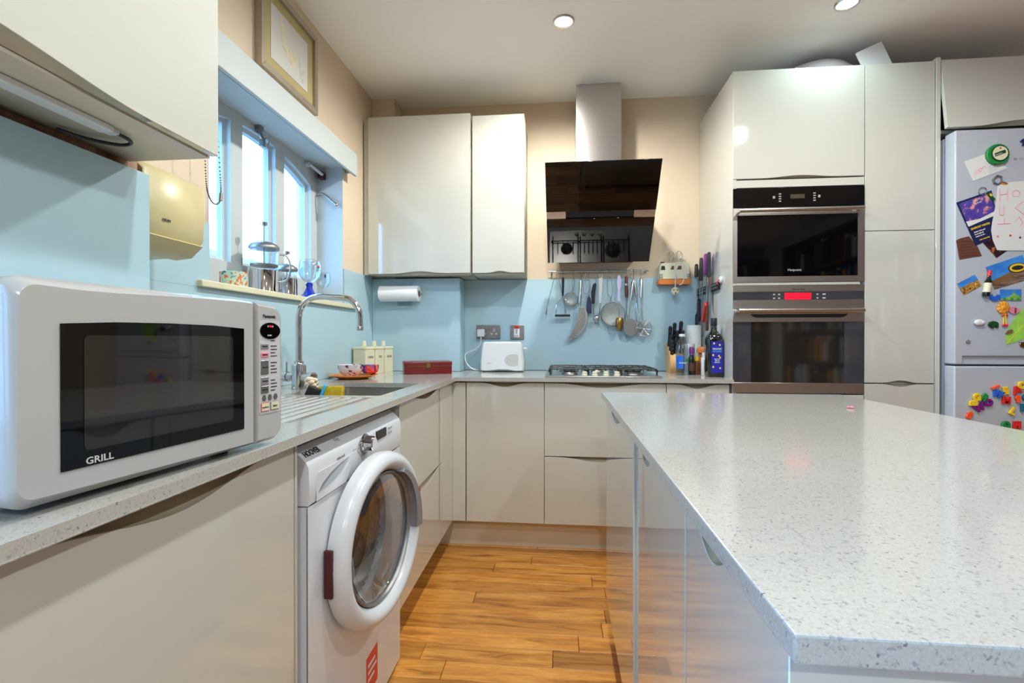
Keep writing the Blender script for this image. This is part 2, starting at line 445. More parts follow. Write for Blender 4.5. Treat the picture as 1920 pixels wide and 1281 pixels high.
FACE = {'-y': lambda pos: (lambda u, v, n: (u, pos + n, v)),
        '+x': lambda pos: (lambda u, v, n: (pos - n, u, v)),
        '-x': lambda pos: (lambda u, v, n: (pos + n, u, v))}
def front(parent, name, facing, pos, a0, a1, z0, z1, scoop=None, thick=0.018, material='lacquer'):
    """a door or drawer front with a wavy finger scoop cut in its edge and a metal strip behind the scoop (its handle)"""
    fn = FACE[facing](pos)
    pts = [(a0, z0), (a1, z0), (a1, z1), (a0, z1)]
    hd = None
    if scoop:
        side, c, L, dep = scoop
        us = [c - L + 2 * L * k / 28 for k in range(29)]
        us = [u for u in us if a0 < u < a1]
        f = lambda u: dep * (0.5 + 0.5 * math.cos(PI * (u - c) / L))
        if side == 'top':
            pts = [(a0, z0), (a1, z0), (a1, z1)] + [(u, z1 - f(u)) for u in us[::-1]] + [(a0, z1)]
        else:
            pts = [(a0, z0)] + [(u, z0 + f(u)) for u in us] + [(a1, z0), (a1, z1), (a0, z1)]
        mb = MB(); vs = []; fs = []
        s = -1 if side == 'top' else 1; ze = z1 if side == 'top' else z0
        for u in us:
            d = f(u)
            vs += [fn(u, ze + s * d, 0.0005), fn(u, ze + s * (d * 0.80), 0.010), fn(u, ze + s * d * 0.25, 0.0165), fn(u, ze + s * d * 0.2, 0.0178), fn(u, ze + s * d, 0.0178)]
        for i in range(len(us) - 1):
            for k in range(5):
                fs.append([i * 5 + k, i * 5 + (k + 1) % 5, (i + 1) * 5 + (k + 1) % 5, (i + 1) * 5 + k])
        hd = mb.raw(vs, fs)
    d = MB().prism(pts, 0.0, thick, fn).build(name, material, parent, smooth=20)
    bv = d.modifiers.new('edge', 'BEVEL'); bv.width = 0.0012; bv.segments = 1; bv.limit_method = 'ANGLE'; bv.angle_limit = R(50)
    if hd: hd.build('handle', 'handle_metal', d, smooth=50)
    return d

# ------------------------------------------------------------------ the room
XL, YB, ZC = -1.1413, 3.014, 2.551           # window wall, cooker wall, ceiling
FB, FL = 2.443, -0.545                        # front planes of the two runs of units
XR, YN = 3.25, -3.20
OY0, OY1, OZ0, OZ1 = 1.477, 2.467, 1.25, 1.995
w = MB()
w.box(-1.40, XL, YN, -1.75, 0, ZC).box(-1.40, XL, 0.05, OY0, 0, ZC).box(-1.40, XL, -1.75, 0.05, 2.22, ZC).box(-1.40, XL, OY1, YB, 0, ZC).box(-1.40, XL, OY0, OY1, 0, OZ0).box(-1.40, XL, OY0, OY1, OZ1, ZC)
w.build('wall_left', 'wall_paint', kind='structure')
MB().box(-1.40, XR + 0.2, YB, YB + 0.2, 0, ZC).build('wall_back', 'wall_paint', kind='structure')
MB().box(XR, XR + 0.2, YN, YB, 0, ZC).build('wall_right', 'wall_paint', kind='structure')
MB().box(-1.40, XR + 0.2, YN - 0.2, YN, 0, ZC).build('wall_rear', 'rear_paint', kind='structure')
GY0, GY1, GZ = -1.75, 0.05, 2.22
MB().box(-1.40, XR + 0.2, YN - 0.2, YB + 0.2, ZC, ZC + 0.15).build('ceiling', 'ceiling_paint', kind='structure')
floor = MB().box(-1.40, XR + 0.2, YN - 0.2, YB + 0.2, -0.12, -0.019).build('floor', 'wood_dark', kind='structure')
# oak boards, each its own piece
rows = []
y = YN
while y < YB:
    rows.append(y); y += 0.0905
nplank = 0
for i, y0 in enumerate(rows):
    x = -1.14 - random.random() * 0.7
    while x < XR:
        L = random.choice([0.45, 0.62, 0.85, 1.1, 1.35])
        if y0 < 0.2: L *= 2.2
        a, b = max(x, -1.14), min(x + L, XR)
        if b - a > 0.03 and nplank < 295:
            nplank += 1
            dz = random.uniform(-0.0008, 0.0004)
            pl = MB().box(a + 0.0008, b - 0.0008, y0 + 0.0008, min(y0 + 0.0897, YB - 0.001), -0.018, dz, bev=0.0016, seg=1).build('plank', 'oak_plank', floor, smooth=0)
        x += L
# chimney-breast pier behind the microwave, with bare brick above the glass
MB().box(XL, -0.968, 0.05, 1.028, 0, ZC).build('wall_left_pier', 'brickwork', kind='structure')
# pipe boxing in the far corner
MB().box(XL, -0.596, 2.862, YB, 0, 1.452).box(XL, -0.999, 2.872, YB, 1.452, ZC).build('trim_1', 'wall_paint', kind='structure')

# unseen glazed doors, placed and sized to send blue daylight onto the island
gd = thing('door_1', None, None); gd['kind'] = 'structure'
f = MB()
for y_ in (GY0, (GY0 + GY1) / 2 - 0.03, GY1 - 0.06): f.box(-1.32, -1.26, y_, y_ + 0.06, 0, GZ)
f.box(-1.32, -1.26, GY0, GY1, GZ - 0.06, GZ).box(-1.32, -1.26, GY0, GY1, 0, 0.09)
f.build('door_frame', 'reveal_paint', gd)
for a, b in ((GY0 + 0.06, (GY0 + GY1) / 2 - 0.03), ((GY0 + GY1) / 2 + 0.03, GY1 - 0.06)):
    MB().box(-1.293, -1.287, a, b, 0.09, GZ - 0.06).build('pane', 'window_glass', gd)

# window over the sink
win = thing('window_1', None, None); win['kind'] = 'structure'
wf = lambda u, v, n: (-1.283 - n, u, v)
arch = lambda y: 1.962 - 0.45 * (y - 1.971) ** 2
panes = [(1.545, 1.785), (1.856, 2.086), (2.157, 2.400)]
fr = MB()
fr.prism([(OY0, OZ0), (OY1, OZ0), (OY1, 1.385), (OY0, 1.385)], 0, 0.06, wf)
edges = [OY0] + [e for p in panes for e in p] + [OY1]
for a, b in zip(edges[0::2], edges[1::2]): fr.prism([(a, 1.385), (b, 1.385), (b, OZ1), (a, OZ1)], 0, 0.06, wf)
for a, b in panes:
    top = [(a + (b - a) * k / 12, arch(a + (b - a) * k / 12)) for k in range(13)]
    fr.prism(top + [(b, OZ1), (a, OZ1)], 0, 0.06, wf)
fr.build('window_frame', 'reveal_paint', win)
for a, b in panes:
    out = [(a, 1.385), (b, 1.385)] + [(b - (b - a) * k / 12, arch(b - (b - a) * k / 12)) for k in range(13)]
    m = 0.014
    inn = [(a + m, 1.385 + m), (b - m, 1.385 + m)] + [(b - m - (b - a - 2 * m) * k / 12, arch(b - m - (b - a - 2 * m) * k / 12) - m) for k in range(13)]
    k = len(out); vs = [wf(u, v, 0.018) for u, v in out] + [wf(u, v, 0.026) for u, v in inn] + [wf(u, v, 0.05) for u, v in inn] + [wf(u, v, 0.05) for u, v in out]
    fs = [[j * k + i, j * k + (i + 1) % k, ((j + 1) % 4) * k + (i + 1) % k, ((j + 1) % 4) * k + i] for j in range(4) for i in range(k)]
    s = MB().raw(vs, fs).build('sash', 'reveal_paint', win)
    MB().prism(inn, 0.036, 0.040, wf).build('pane', 'window_glass', s)
MB().box(-1.283, -1.115, 1.418, 2.604, 1.250, 1.272, bev=0.004).build('window_sill', 'canister', win, label='cream painted sill board')
rv = MB().box(-1.30, XL + 0.001, OY0, OY0 + 0.004, 1.272, OZ1).box(-1.30, XL + 0.001, OY1 - 0.004, OY1, 1.272, OZ1).box(-1.30, XL + 0.001, OY0, OY1, OZ1 - 0.004, OZ1)
rv.build('reveal', 'reveal_paint', win)
ca = MB().box(-1.283, -1.262, 1.935, 1.965, 2.0 - 0.03, 1.99).cyl((-1.272, 1.95, 1.972), (-1.255, 1.955, 1.93), 0.009, 0.006, 10).box(-1.268, -1.252, 1.945, 1.962, 1.905, 1.935)
ca.tube([(-1.252, 1.972 + 0.014 * math.cos(t * PI / 8), 1.935 + 0.014 * math.sin(t * PI / 8)) for t in range(16)], 0.002, 6, closed=True)
ca.build('window_catch', 'dull_steel', win)
cb = MB().cyl((-1.285, 2.352, 1.972), (-1.262, 2.352, 1.972), 0.012, n=14).tube([(-1.262, 2.352, 1.972), (-1.245, 2.40, 1.955), (-1.235, 2.43, 1.945)], 0.008, 8)
cb.build('window_catch', 'white_plastic', win)
MB().box(-1.262, -1.232, 2.425, 2.462, 1.927, 1.962, bev=0.003).build('stop_block', 'hinge_red', win)
MB().tube(smooth_path([(-1.275, 2.458, 1.850), (-1.25, 2.445, 1.852), (-1.22, 2.44, 1.838), (-1.19, 2.44, 1.812), (-1.168, 2.442, 1.794)]), 0.006, 8).ball((-1.166, 2.442, 1.790), 0.010).build('stay_arm', 'satin_steel', win)

# what stands outside
MB().box(-14, -1.41, -8, 14, -0.5, -0.35).build('ground_outside', 'outside_ground', kind='structure')
ow = thing('garden_wall', 'pale rendered garden wall seen through the kitchen window', 'wall', (-5.2, 6.5, -0.35))
MB().box(-5.35, -5.05, 5.2, 12.0, -0.35, 2.3).build('wall_panel', 'outside_render', ow); MB().box(-5.40, -5.0, 5.1, 12.05, 2.3, 2.38).build('coping', 'outside_ground', ow)

# bookcases at the far side of the room (they show in the oven doors)
def bookcase(label, x0, x1, y0, y1, facing):
    t = thing('bookcase', label, 'bookcase', ((x0 + x1) / 2, (y0 + y1) / 2, 0))
    a0, a1 = (x0, x1) if facing == 'y' else (y0, y1)
    def bx(nm, u0, u1, z0, z1, d0=0.0, d1=0.28, m='wood_dark'):
        return (MB().box(u0, u1, y0 + d0, y0 + d1, z0, z1) if facing == 'y' else MB().box(x1 - d1, x1 - d0, u0, u1, z0, z1)).build(nm, m, t)
    bx('back_panel', a0, a1, 0.001, 2.3, 0.0, 0.012); bx('side_panel', a0, a0 + 0.022, 0.001, 2.3, 0.0125); bx('side_panel', a1 - 0.022, a1, 0.001, 2.3, 0.0125)
    cols = ['navy', 'teal', 'leather', 'canister', 'red_wood', 'cork_brown', 'dark_green', 'paper', 'soft_black', 'orange']
    packs = {c: MB() for c in cols}
    for i in range(7):
        z = 0.08 + 0.365 * i if i < 6 else 2.278
        bx('shelf', a0 + 0.0225, a1 - 0.0225, z, z + 0.02, 0.0125, 0.275)
        if i == 6: break
        u = a0 + 0.03
        while u < a1 - 0.08:
            w_ = random.uniform(0.018, 0.05); h_ = random.uniform(0.19, 0.32); d_ = random.uniform(0.16, 0.24)
            if random.random() < 0.93:
                q = packs[random.choice(cols)]
                (q.box(u, u + w_ - 0.001, y0 + 0.013, y0 + 0.013 + d_, z + 0.0205, z + 0.0205 + h_) if facing == 'y' else q.box(x1 - 0.013 - d_, x1 - 0.013, u, u + w_ - 0.001, z + 0.0205, z + 0.0205 + h_))
            u += w_
    for c, q in packs.items(): q.build('books', c, t, smooth=0, kind='stuff')
bookcase('tall dark bookcase full of books on the rear wall, reflected in the ovens', 1.75, 3.2, YN + 0.001, YN + 0.29, 'y')
bookcase('tall dark bookcase full of books on the side wall, reflected in the microwave', 2.96, XR - 0.001, -1.9, 1.7, 'x')

# plinths and end fillers
MB().box(-0.668, 0.83, 2.518, 2.536, 0, 0.146).build('trim_2', 'plinth', kind='structure')
MB().box(-0.668, -0.650, 1.62, 2.515, 0, 0.146).box(-0.668, -0.650, 0.06, 0.950, 0, 0.146).build('trim_3', 'plinth', kind='structure')

# glass splashbacks
def slab(name, label, box, material='blue_glass'):
    return MB().box(*box, bev=0.0015, seg=1).build(name, material, label=label, cat='splashback')
slab('glass_splashback', 'pale blue glass splashback behind the hob and toaster', (-0.594, 0.836, YB - 0.007, YB - 0.001, 0.891, 1.456))
slab('glass_splashback', 'pale blue glass panel on the boxed corner under the big wall cupboard', (-1.134, -0.592, 2.854, 2.861, 0.891, 1.450))
slab('glass_splashback', 'narrow pale blue glass return beside the toaster plug', (-0.5955, -0.590, 2.8615, 3.006, 0.891, 1.450))
sp = MB().box(XL + 0.001, -1.134, 1.03, 2.853, 0.891, 1.249).box(XL + 0.001, -1.134, 1.03, OY0 - 0.002, 1.2495, 1.458).box(XL + 0.001, -1.134, OY1 + 0.002, 2.853, 1.2495, 1.458)
sp.build('glass_splashback', 'blue_glass', label='pale blue glass splashback under the window behind the tap', cat='splashback')
slab('glass_splashback', 'free-edged pale blue glass panel behind the white microwave', (-0.952, -0.944, 0.06, 1.036, 0.891, 1.464))
MB().box(-0.9675, -0.9525, 0.08, 1.02, 0.895, 1.44).build('trim_4', 'carcass', kind='structure')

# ------------------------------------------------------------------ base units
def base_unit(label, facing, a0, a1, fronts, pos, depth=0.53, name='base_cabinet', z0=0.15, z1=0.866, shell='carcass'):
    loc = {'-y': (a0, pos, 0.0), '+x': (pos, a0, 0.0), '-x': (pos, a0, 0.0)}[facing]
    t = thing(name, label, 'cabinet', (loc[0], loc[1], z0))
    fn = FACE[facing](pos)
    MB().prism([(a0 + 0.001, z0), (a1 - 0.001, z0), (a1 - 0.001, z1), (a0 + 0.001, z1)], 0.0205, depth, fn).build('body', shell, t)
    for nm, za, zb, sc_ in fronts:
        front(t, nm, facing, pos, a0 + 0.0015, a1 - 0.0015, za, zb, sc_)
    return t
base_unit('cream gloss base cupboard below the toaster with a wavy finger scoop', '-y', -0.4747, -0.0747, [('door', 0.15, 0.862, ('top', -0.277, 0.115, 0.020))], FB)
base_unit('cream gloss pan drawer unit below the gas hob', '-y', -0.0747, 0.5253, [('drawer', 0.4935, 0.862, ('top', 0.215, 0.22, 0.020)), ('drawer', 0.15, 0.4895, ('top', 0.215, 0.22, 0.022))], FB)
base_unit('narrow cream gloss base unit below the olive oil bottle', '-y', 0.5253, 0.8253, [('door', 0.15, 0.862, ('top', 0.675, 0.10, 0.020))], FB)
base_unit('cream gloss drawer unit under the sink, between washing machine and corner', '+x', 1.612, 2.212, [('drawer', 0.5085, 0.862, ('top', 1.96, 0.21, 0.022)), ('drawer', 0.15, 0.5045, ('top', 1.96, 0.21, 0.026))], FL, depth=0.50, z1=0.66)
base_unit('cream gloss unit under the microwave with a wide wavy scoop', '+x', 0.351, 0.951, [('door', 0.15, 0.864, ('top', 0.652, 0.225, 0.030))], FL, depth=0.39)
base_unit('narrow cream gloss unit nearest the camera below the worktop end', '+x', 0.060, 0.349, [('door', 0.15, 0.864, None)], FL, depth=0.39)
ep = thing('end_panel', 'thin cream panel between the washing machine and the unit under the microwave', 'panel', (-0.545, 0.953, 0.0))
MB().box(-0.93, -0.545, 0.953, 0.962, 0.0, 0.868).build('board', 'lacquer', ep)
ep = thing('end_panel', 'thin cream panel with a small dark sticker beside the sink drawers', 'panel', (-0.545, 1.60, 0.0))
MB().box(-0.93, -0.548, 1.598, 1.610, 0.0, 0.690).box(-0.590, -0.548, 1.598, 1.610, 0.690, 0.868).build('board', 'lacquer', ep)
MB().box(-0.5478, -0.5472, 1.5992, 1.6085, 0.785, 0.858).build('sticker', 'light_grey', ep)
MB().box(-0.5472, -0.5468, 1.6015, 1.6068, 0.79, 0.853).build('print', 'navy', ep)
cf = thing('corner_filler', 'cream gloss corner post where the two runs of units meet', 'panel', (FL, FB, 0.15))
MB().box(-0.563, -0.545, 2.2145, 2.461, 0.15, 0.862, bev=0.001, seg=1).box(-0.545, -0.4777, FB, FB + 0.018, 0.15, 0.862, bev=0.001, seg=1).build('post', 'lacquer', cf)

# ------------------------------------------------------------------ worktop (L-shaped, with sink cut-out and drainer grooves)
ZT = 0.890; ZB = 0.870
wt = thing('worktop', 'speckled pale quartz L-shaped worktop with drainer grooves beside the sink', 'worktop', (-0.6, 2.0, ZB))
SX0, SX1, SY0, SY1 = -0.955, -0.610, 1.600, 2.075
b = MB()
b.box(-0.9435, -0.5213, 0.055, 1.029, ZB, ZT)                     # run by the pier
b.box(-1.134, -0.5213, 1.0295, 1.06, ZB, ZT)
b.box(-1.134, SX0, 1.06, SY1, ZB, ZT).box(SX1, -0.5213, 1.06, SY1, ZB, ZT)
b.box(SX0, SX1, 1.55, SY0, ZB, ZT)
b.box(-1.134, -0.5213, SY1, 2.4205, ZB, ZT)
b.box(-1.134, 0.8375, 2.4205, 2.853, ZB, ZT)
b.box(-0.5895, 0.8375, 2.853, YB - 0.008, ZB, ZT)
b.build('slab', 'quartz', wt)
pts = [(SX0, ZB), (SX1, ZB), (SX1, ZT)]
xg = SX1 - 0.035
while xg > SX0 + 0.03:
    pts += [(xg + 0.009, ZT), (xg + 0.004, ZT - 0.0035), (xg - 0.004, ZT - 0.0035), (xg - 0.009, ZT)]; xg -= 0.038
pts += [(SX0, ZT)]
MB().prism(pts, 1.06, 1.55, lambda u, v, n: (u, n, v)).build('drainer', 'quartz', wt)
MB().box(-0.5218, -0.5205, 0.06, 2.40, ZB + 0.001, ZB + 0.0025).build('front_edge', 'quartz', wt)

# ------------------------------------------------------------------ island
iu = lambda lab, a0, a1, fr_: base_unit(lab, '-x', a0, a1, fr_, 0.17, depth=0.76, name='island_cabinet', shell='lacquer')
iu('far cream gloss island unit with the widest scoop, next to the cooker side', 1.139, 1.768, [('drawer', 0.15, 0.864, ('top', 1.50, 0.21, 0.034))])
iu('middle cream gloss island unit with a short scoop', 0.673, 1.091, [('door', 0.15, 0.864, ('top', 0.975, 0.085, 0.030))])
iu('nearest cream gloss island unit with a dark half-moon scoop', 0.388, 0.670, [('door', 0.15, 0.864, ('top', 0.563, 0.080, 0.030))])
ip = thing('island_post', 'slim upright strip between the far and middle island units', 'panel', (0.166, 1.115, 0.15))
MB().box(0.164, 0.93, 1.0935, 1.1365, 0.15, 0.866, bev=0.001, seg=1).build('board', 'lacquer', ip)
ip = thing('island_end_panel', 'plain white end panel under the near edge of the island', 'panel', (0.55, 0.377, 0.0))
MB().box(0.166, 0.95, 0.368, 0.386, 0.0, 0.868, bev=0.001, seg=1).build('board', 'lacquer', ip)
MB().box(0.215, 0.232, 0.40, 1.76, 0, 0.146).build('trim_5', 'plinth', kind='structure')
it = thing('island_worktop', 'large speckled pale quartz island top with polished surface', 'worktop', (0.56, 1.06, ZB))
MB().box(0.1533, 0.978, 0.332, 1.794, ZB, ZT, bev=0.0018, seg=2).build('slab', 'quartz', it)
crumb = MB().ball((0.811, 1.432, 0.8935), 0.0065, 0.006, 0.0035, 10, 8).ball((0.804, 1.435, 0.8935), 0.004, 0.004, 0.003, 8, 6)
crumb.build('sweet', 'pink', label='tiny pink sweet left on the island top', cat='sweet')

# ------------------------------------------------------------------ wall cupboards
def wall_unit(label, facing, pos, a0, a1, z0, z1, depth, sc_, name='wall_cabinet', d0=None):
    t = thing(name, label, 'cabinet', {'-y': (a0, pos, z0), '+x': (pos, a0, z0)}[facing])
    fn = FACE[facing](pos)
    MB().prism([(a0 + 0.001, z0), (a1 - 0.001, z0), (a1 - 0.001, z1 - 0.004), (a0 + 0.001, z1 - 0.004)], 0.0205, depth, fn).build('body', 'carcass', t)
    front(t, 'door', facing, pos, a0 + 0.001, a1 - 0.001, z0 + 0.003, z1, sc_)
    return t
wu = wall_unit('wide cream gloss wall cupboard above the kitchen roll', '-y', 2.715, -1.104, -0.503, 1.458, 2.368, 0.142, ('bottom', -0.80, 0.15, 0.012))
MB().box(-1.136, -1.106, 2.735, 2.855, 1.458, 2.356).build('side_filler', 'lacquer', wu)
MB().box(-0.9975, -0.504, 2.8625, 3.010, 1.458, 2.36).build('rear_box', 'carcass', wu)
wall_unit('narrow cream gloss wall cupboard between wide cupboard and extractor', '-y', 2.728, -0.495, -0.196, 1.458, 2.357, 0.284, ('bottom', -0.335, 0.07, 0.010))
wu = wall_unit('cream gloss wall cupboard overhanging the microwave, close to the camera', '+x', -0.75, 0.105, 1.005, 1.484, 2.36, 0.215, ('bottom', 0.50, 0.33, 0.026))
led = thing('under_cabinet_light', 'slim white strip lamp under the cupboard above the microwave', 'lamp', (-0.84, 0.5, 1.478))
MB().box(-0.862, -0.832, 0.20, 0.835, 1.472, 1.4835, bev=0.003).build('housing', 'white_plastic', led)
MB().box(-0.858, -0.836, 0.835, 0.850, 1.473, 1.483, bev=0.002).build('end_cap', 'light_grey', led)
MB().tube(smooth_path([(-0.845, 0.850, 1.478), (-0.842, 0.872, 1.476), (-0.852, 0.890, 1.474), (-0.880, 0.890, 1.473), (-0.915, 0.86, 1.474), (-0.936, 0.82, 1.477)]), 0.0035, 8).build('cord', 'black_plastic', led)

# ------------------------------------------------------------------ tall units, ovens, fridge
tw = thing('oven_housing', 'tall cream gloss cabinet that holds the two built-in ovens', 'cabinet', (1.1385, 2.7, 0.0))
for nm_, bx_ in (('side_panel', (0.8385, 0.8565, 2.446, 3.012, 0.0, 2.3826)), ('side_panel', (1.4195, 1.4375, 2.464, 3.012, 0.0, 2.3826)), ('top_panel', (0.8567, 1.4193, 2.464, 3.012, 2.364, 2.3826)),
                 ('shelf', (0.8567, 1.4193, 2.472, 2.985, 1.818, 1.834)), ('shelf', (0.8567, 1.4193, 2.4445, 2.985, 1.3447, 1.3572)), ('shelf', (0.8567, 1.4193, 2.472, 2.985, 0.806, 0.822)), ('back_panel', (0.8567, 1.4193, 2.992, 3.012, 0, 2.3638))):
    MB().box(*bx_).build(nm_, 'lacquer', tw)
front(tw, 'door', '-y', FB, 0.8395, 1.4370, 1.8595, 2.3820, ('bottom', 1.15, 0.17, 0.010))
MB().box(0.8395, 1.4370, FB + 0.002, FB + 0.02, 1.8165, 1.8525).build('filler', 'lacquer', tw)
front(tw, 'drawer', '-y', FB, 0.8395, 1.4370, 0.15, 0.818, None)
lt = thing('tall_cupboard', 'tall slim cream gloss cupboard between the ovens and the fridge', 'cabinet', (1.59, 2.7, 0.0))
MB().box(1.4395, 1.7465, 2.464, 3.012, 0.0, 2.3826).build('body', 'carcass', lt)
front(lt, 'door', '-y', FB, 1.4405, 1.7455, 1.5965, 2.3820)
front(lt, 'door', '-y', FB, 1.4405, 1.7455, 0.8775, 1.5935, ('bottom', 1.60, 0.075, 0.011))
front(lt, 'drawer', '-y', FB, 1.4405, 1.7455, 0.15, 0.8715, ('top', 1.60, 0.075, 0.013))
ep = thing('end_panel', 'tall narrow cream upright between slim cupboard and fridge', 'panel', (1.757, 2.7, 0.0))
MB().box(1.7480, 1.7665, 2.438, 3.012, 0.0, 2.396, bev=0.001, seg=1).build('board', 'lacquer', ep)

mo = thing('built_in_microwave', 'built-in steel microwave oven with black window, above the oven', 'microwave', (1.1385, 2.443, 1.358))
MB().box(0.860, 1.416, 2.47, 2.97, 1.3575, 1.812).build('body', 'dull_steel', mo)
MB().box(0.8400, 1.4375, 2.441, 2.4455, 1.7195, 1.8120, bev=0.001, seg=1).build('control_panel', 'black_glass', mo)
dr = MB()
for bx in ((0.8400, 0.8590, 1.3585, 1.7165), (1.4085, 1.4375, 1.3585, 1.7165), (0.8590, 1.4085, 1.3585, 1.3860), (0.8590, 1.4085, 1.6810, 1.7165)):
    dr.box(bx[0], bx[1], 2.441, 2.4455, bx[2], bx[3])
dr = dr.build('door', 'brushed_steel', mo)
MB().box(0.8590, 1.4085, 2.4435, 2.4455, 1.3860, 1.6810).build('window', 'black_glass', dr)
MB().cyl((0.856, 2.405, 1.697), (1.414, 2.405, 1.697), 0.0095, n=16).cyl((0.864, 2.405, 1.697), (0.864, 2.441, 1.697), 0.007, n=10).cyl((1.406, 2.405, 1.697), (1.406, 2.441, 1.697), 0.007, n=10).build('handle', 'satin_steel', dr)
text('Hotpoint', 0.017, (1.092, 2.4433, 1.411), (1, 0, 0), (0, 0, 1), 'light_grey', dr, 'logo')
MB().box(1.103, 1.168, 2.4402, 2.441, 1.758, 1.778).build('display', 'display_dim', mo)
mk = MB()
for x, z in ((1.028, 1.766), (1.234, 1.766)): mk.box(x - 0.005, x + 0.005, 2.4404, 2.441, z - 0.006, z + 0.006)
for x in (1.050, 1.207):
    for k in range(4): mk.box(x, x + 0.011, 2.4404, 2.441, 1.744 + 0.0115 * k, 1.7495 + 0.0115 * k)
mk.build('touch_marks', 'ink_grey', mo, kind='stuff')

ov = thing('oven', 'steel built-in oven with a glowing red display and dark glass door', 'oven', (1.1385, 2.443, 0.823))
MB().box(0.862, 1.416, 2.47, 2.97, 0.824, 1.342).build('body', 'dull_steel', ov)
MB().box(0.8405, 1.4375, 2.443, 2.4455, 1.3125, 1.3435).box(0.8405, 1.4375, 2.443, 2.4455, 1.2325, 1.2730).build('control_panel', 'brushed_steel', ov)
st = MB().box(0.8405, 1.4375, 2.4445, 2.4455, 1.2730, 1.3125).build('display_strip', 'oven_glass_rim', ov)
MB().box(1.079, 1.201, 2.4437, 2.4445, 1.2745, 1.3065).build('display', 'display_red', st)
mk = MB()
for x in (1.027, 1.050, 1.225, 1.252):
    for z in (1.281, 1.299): mk.box(x, x + (0.014 if x > 1.24 else 0.008), 2.4440, 2.4445, z - 0.003, z + 0.003)
mk.build('touch_marks', 'light_grey', st, kind='stuff')
text('Electrolux', 0.0145, (1.113, 2.4428, 1.319), (1, 0, 0), (0, 0, 1), 'ink', ov, 'logo')
dr = MB().box(0.8405, 1.4375, 2.441, 2.4455, 1.1670, 1.2285, bev=0.001, seg=1).box(0.8405, 1.4375, 2.441, 2.4455, 0.8245, 0.8740, bev=0.001, seg=1).build('door', 'brushed_steel', ov)
for gx in ((0.8405, 0.924), (1.349, 1.4375)): MB().box(gx[0], gx[1], 2.4425, 2.4455, 0.8745, 1.1665).build('glass_border', 'oven_glass_rim', dr)
MB().box(0.9245, 1.3485, 2.4430, 2.4455, 0.8745, 1.1665).build('window', 'oven_glass', dr)
sl = [(0.919, 1.2045), (1.366, 1.2045), (1.352, 1.193), (1.335, 1.1875), (0.948, 1.1875), (0.932, 1.193)]
MB().prism(sl, 0, 0.0012, lambda u, v, n: (u, 2.441 - n, v)).build('grip_slot', 'black_plastic', dr)
MB().cyl((0.852, 2.400, 1.2195), (1.413, 2.400, 1.2195), 0.0105, n=16).cyl((0.860, 2.400, 1.2195), (0.860, 2.441, 1.2195), 0.008, n=10).cyl((1.405, 2.400, 1.2195), (1.405, 2.441, 1.2195), 0.008, n=10).build('handle', 'satin_steel', dr)

fg = thing('fridge_freezer', 'white fridge freezer covered in magnets and notes', 'fridge', (2.085, 2.7, 0.0))
MB().box(1.790, 2.380, 2.45, 2.985, 0.03, 2.022, bev=0.006).build('body', 'fridge_white', fg)
for fx, fy in ((1.80, 2.47), (2.33, 2.47), (1.80, 2.93), (2.33, 2.93)): MB().box(fx, fx + 0.04, fy, fy + 0.04, 0.0, 0.0295).build('foot', 'black_plastic', fg)
pts = [(1.786, 0.969), (1.822, 0.969), (1.822, 1.006), (2.352, 1.006), (2.352, 0.969), (2.386, 0.969), (2.386, 2.030), (1.786, 2.030)]
d = MB().prism(pts, 0, 0.062, lambda u, v, n: (u, 2.380 + n, v)).build('door', 'fridge_white', fg)
bv = d.modifiers.new('edge', 'BEVEL'); bv.width = 0.006; bv.segments = 3; bv.limit_method = 'ANGLE'
MB().box(1.8225, 2.3515, 2.394, 2.44, 0.970, 1.0055).build('handle', 'fridge_white', d)
d2 = MB().box(1.786, 2.386, 2.380, 2.442, 0.055, 0.961, bev=0.006, seg=3).build('door', 'fridge_white', fg)
lg = MB().prism(rrect(2.027, 2.041, 1.886, 1.897, 0.003), 0, 0.0008, lambda u, v, n: (u, 2.380 - n, v)).build('logo', 'ink_grey', d)
text('Hotpoint', 0.017, (2.050, 2.3798, 1.8855), (1, 0, 0), (0, 0, 1), 'ink_grey', d, 'lettering')
oc = thing('over_fridge_cabinet', 'cream gloss flap cupboard over the fridge, hanging slightly open', 'cabinet', (2.08, 2.443, 2.05))
MB().box(1.7685, 1.7845, 2.470, 3.010, 2.052, 2.384).box(2.37, 2.386, 2.470, 3.010, 2.052, 2.384).box(1.7845, 2.37, 2.470, 3.010, 2.366, 2.384).box(1.7845, 2.37, 2.470, 3.010, 2.052, 2.068).build('body', 'carcass', oc)
d = front(oc, 'door', '-y', FB, 1.7695, 2.386, 2.052, 2.386, ('bottom', 2.09, 0.21, 0.022))
rot = Matrix.Translation((0, FB, 2.386)) @ Matrix.Rotation(R(-7.0), 4, 'X') @ Matrix.Translation((0, -FB, -2.386))
rot = xf_of(oc).inverted() @ rot @ xf_of(oc)
for o_ in [d] + list(d.children): o_.data.transform(rot)
MB().box(2.40, 2.418, 2.438, 3.012, 0.0, 2.396).build('trim_6', 'lacquer', kind='structure')

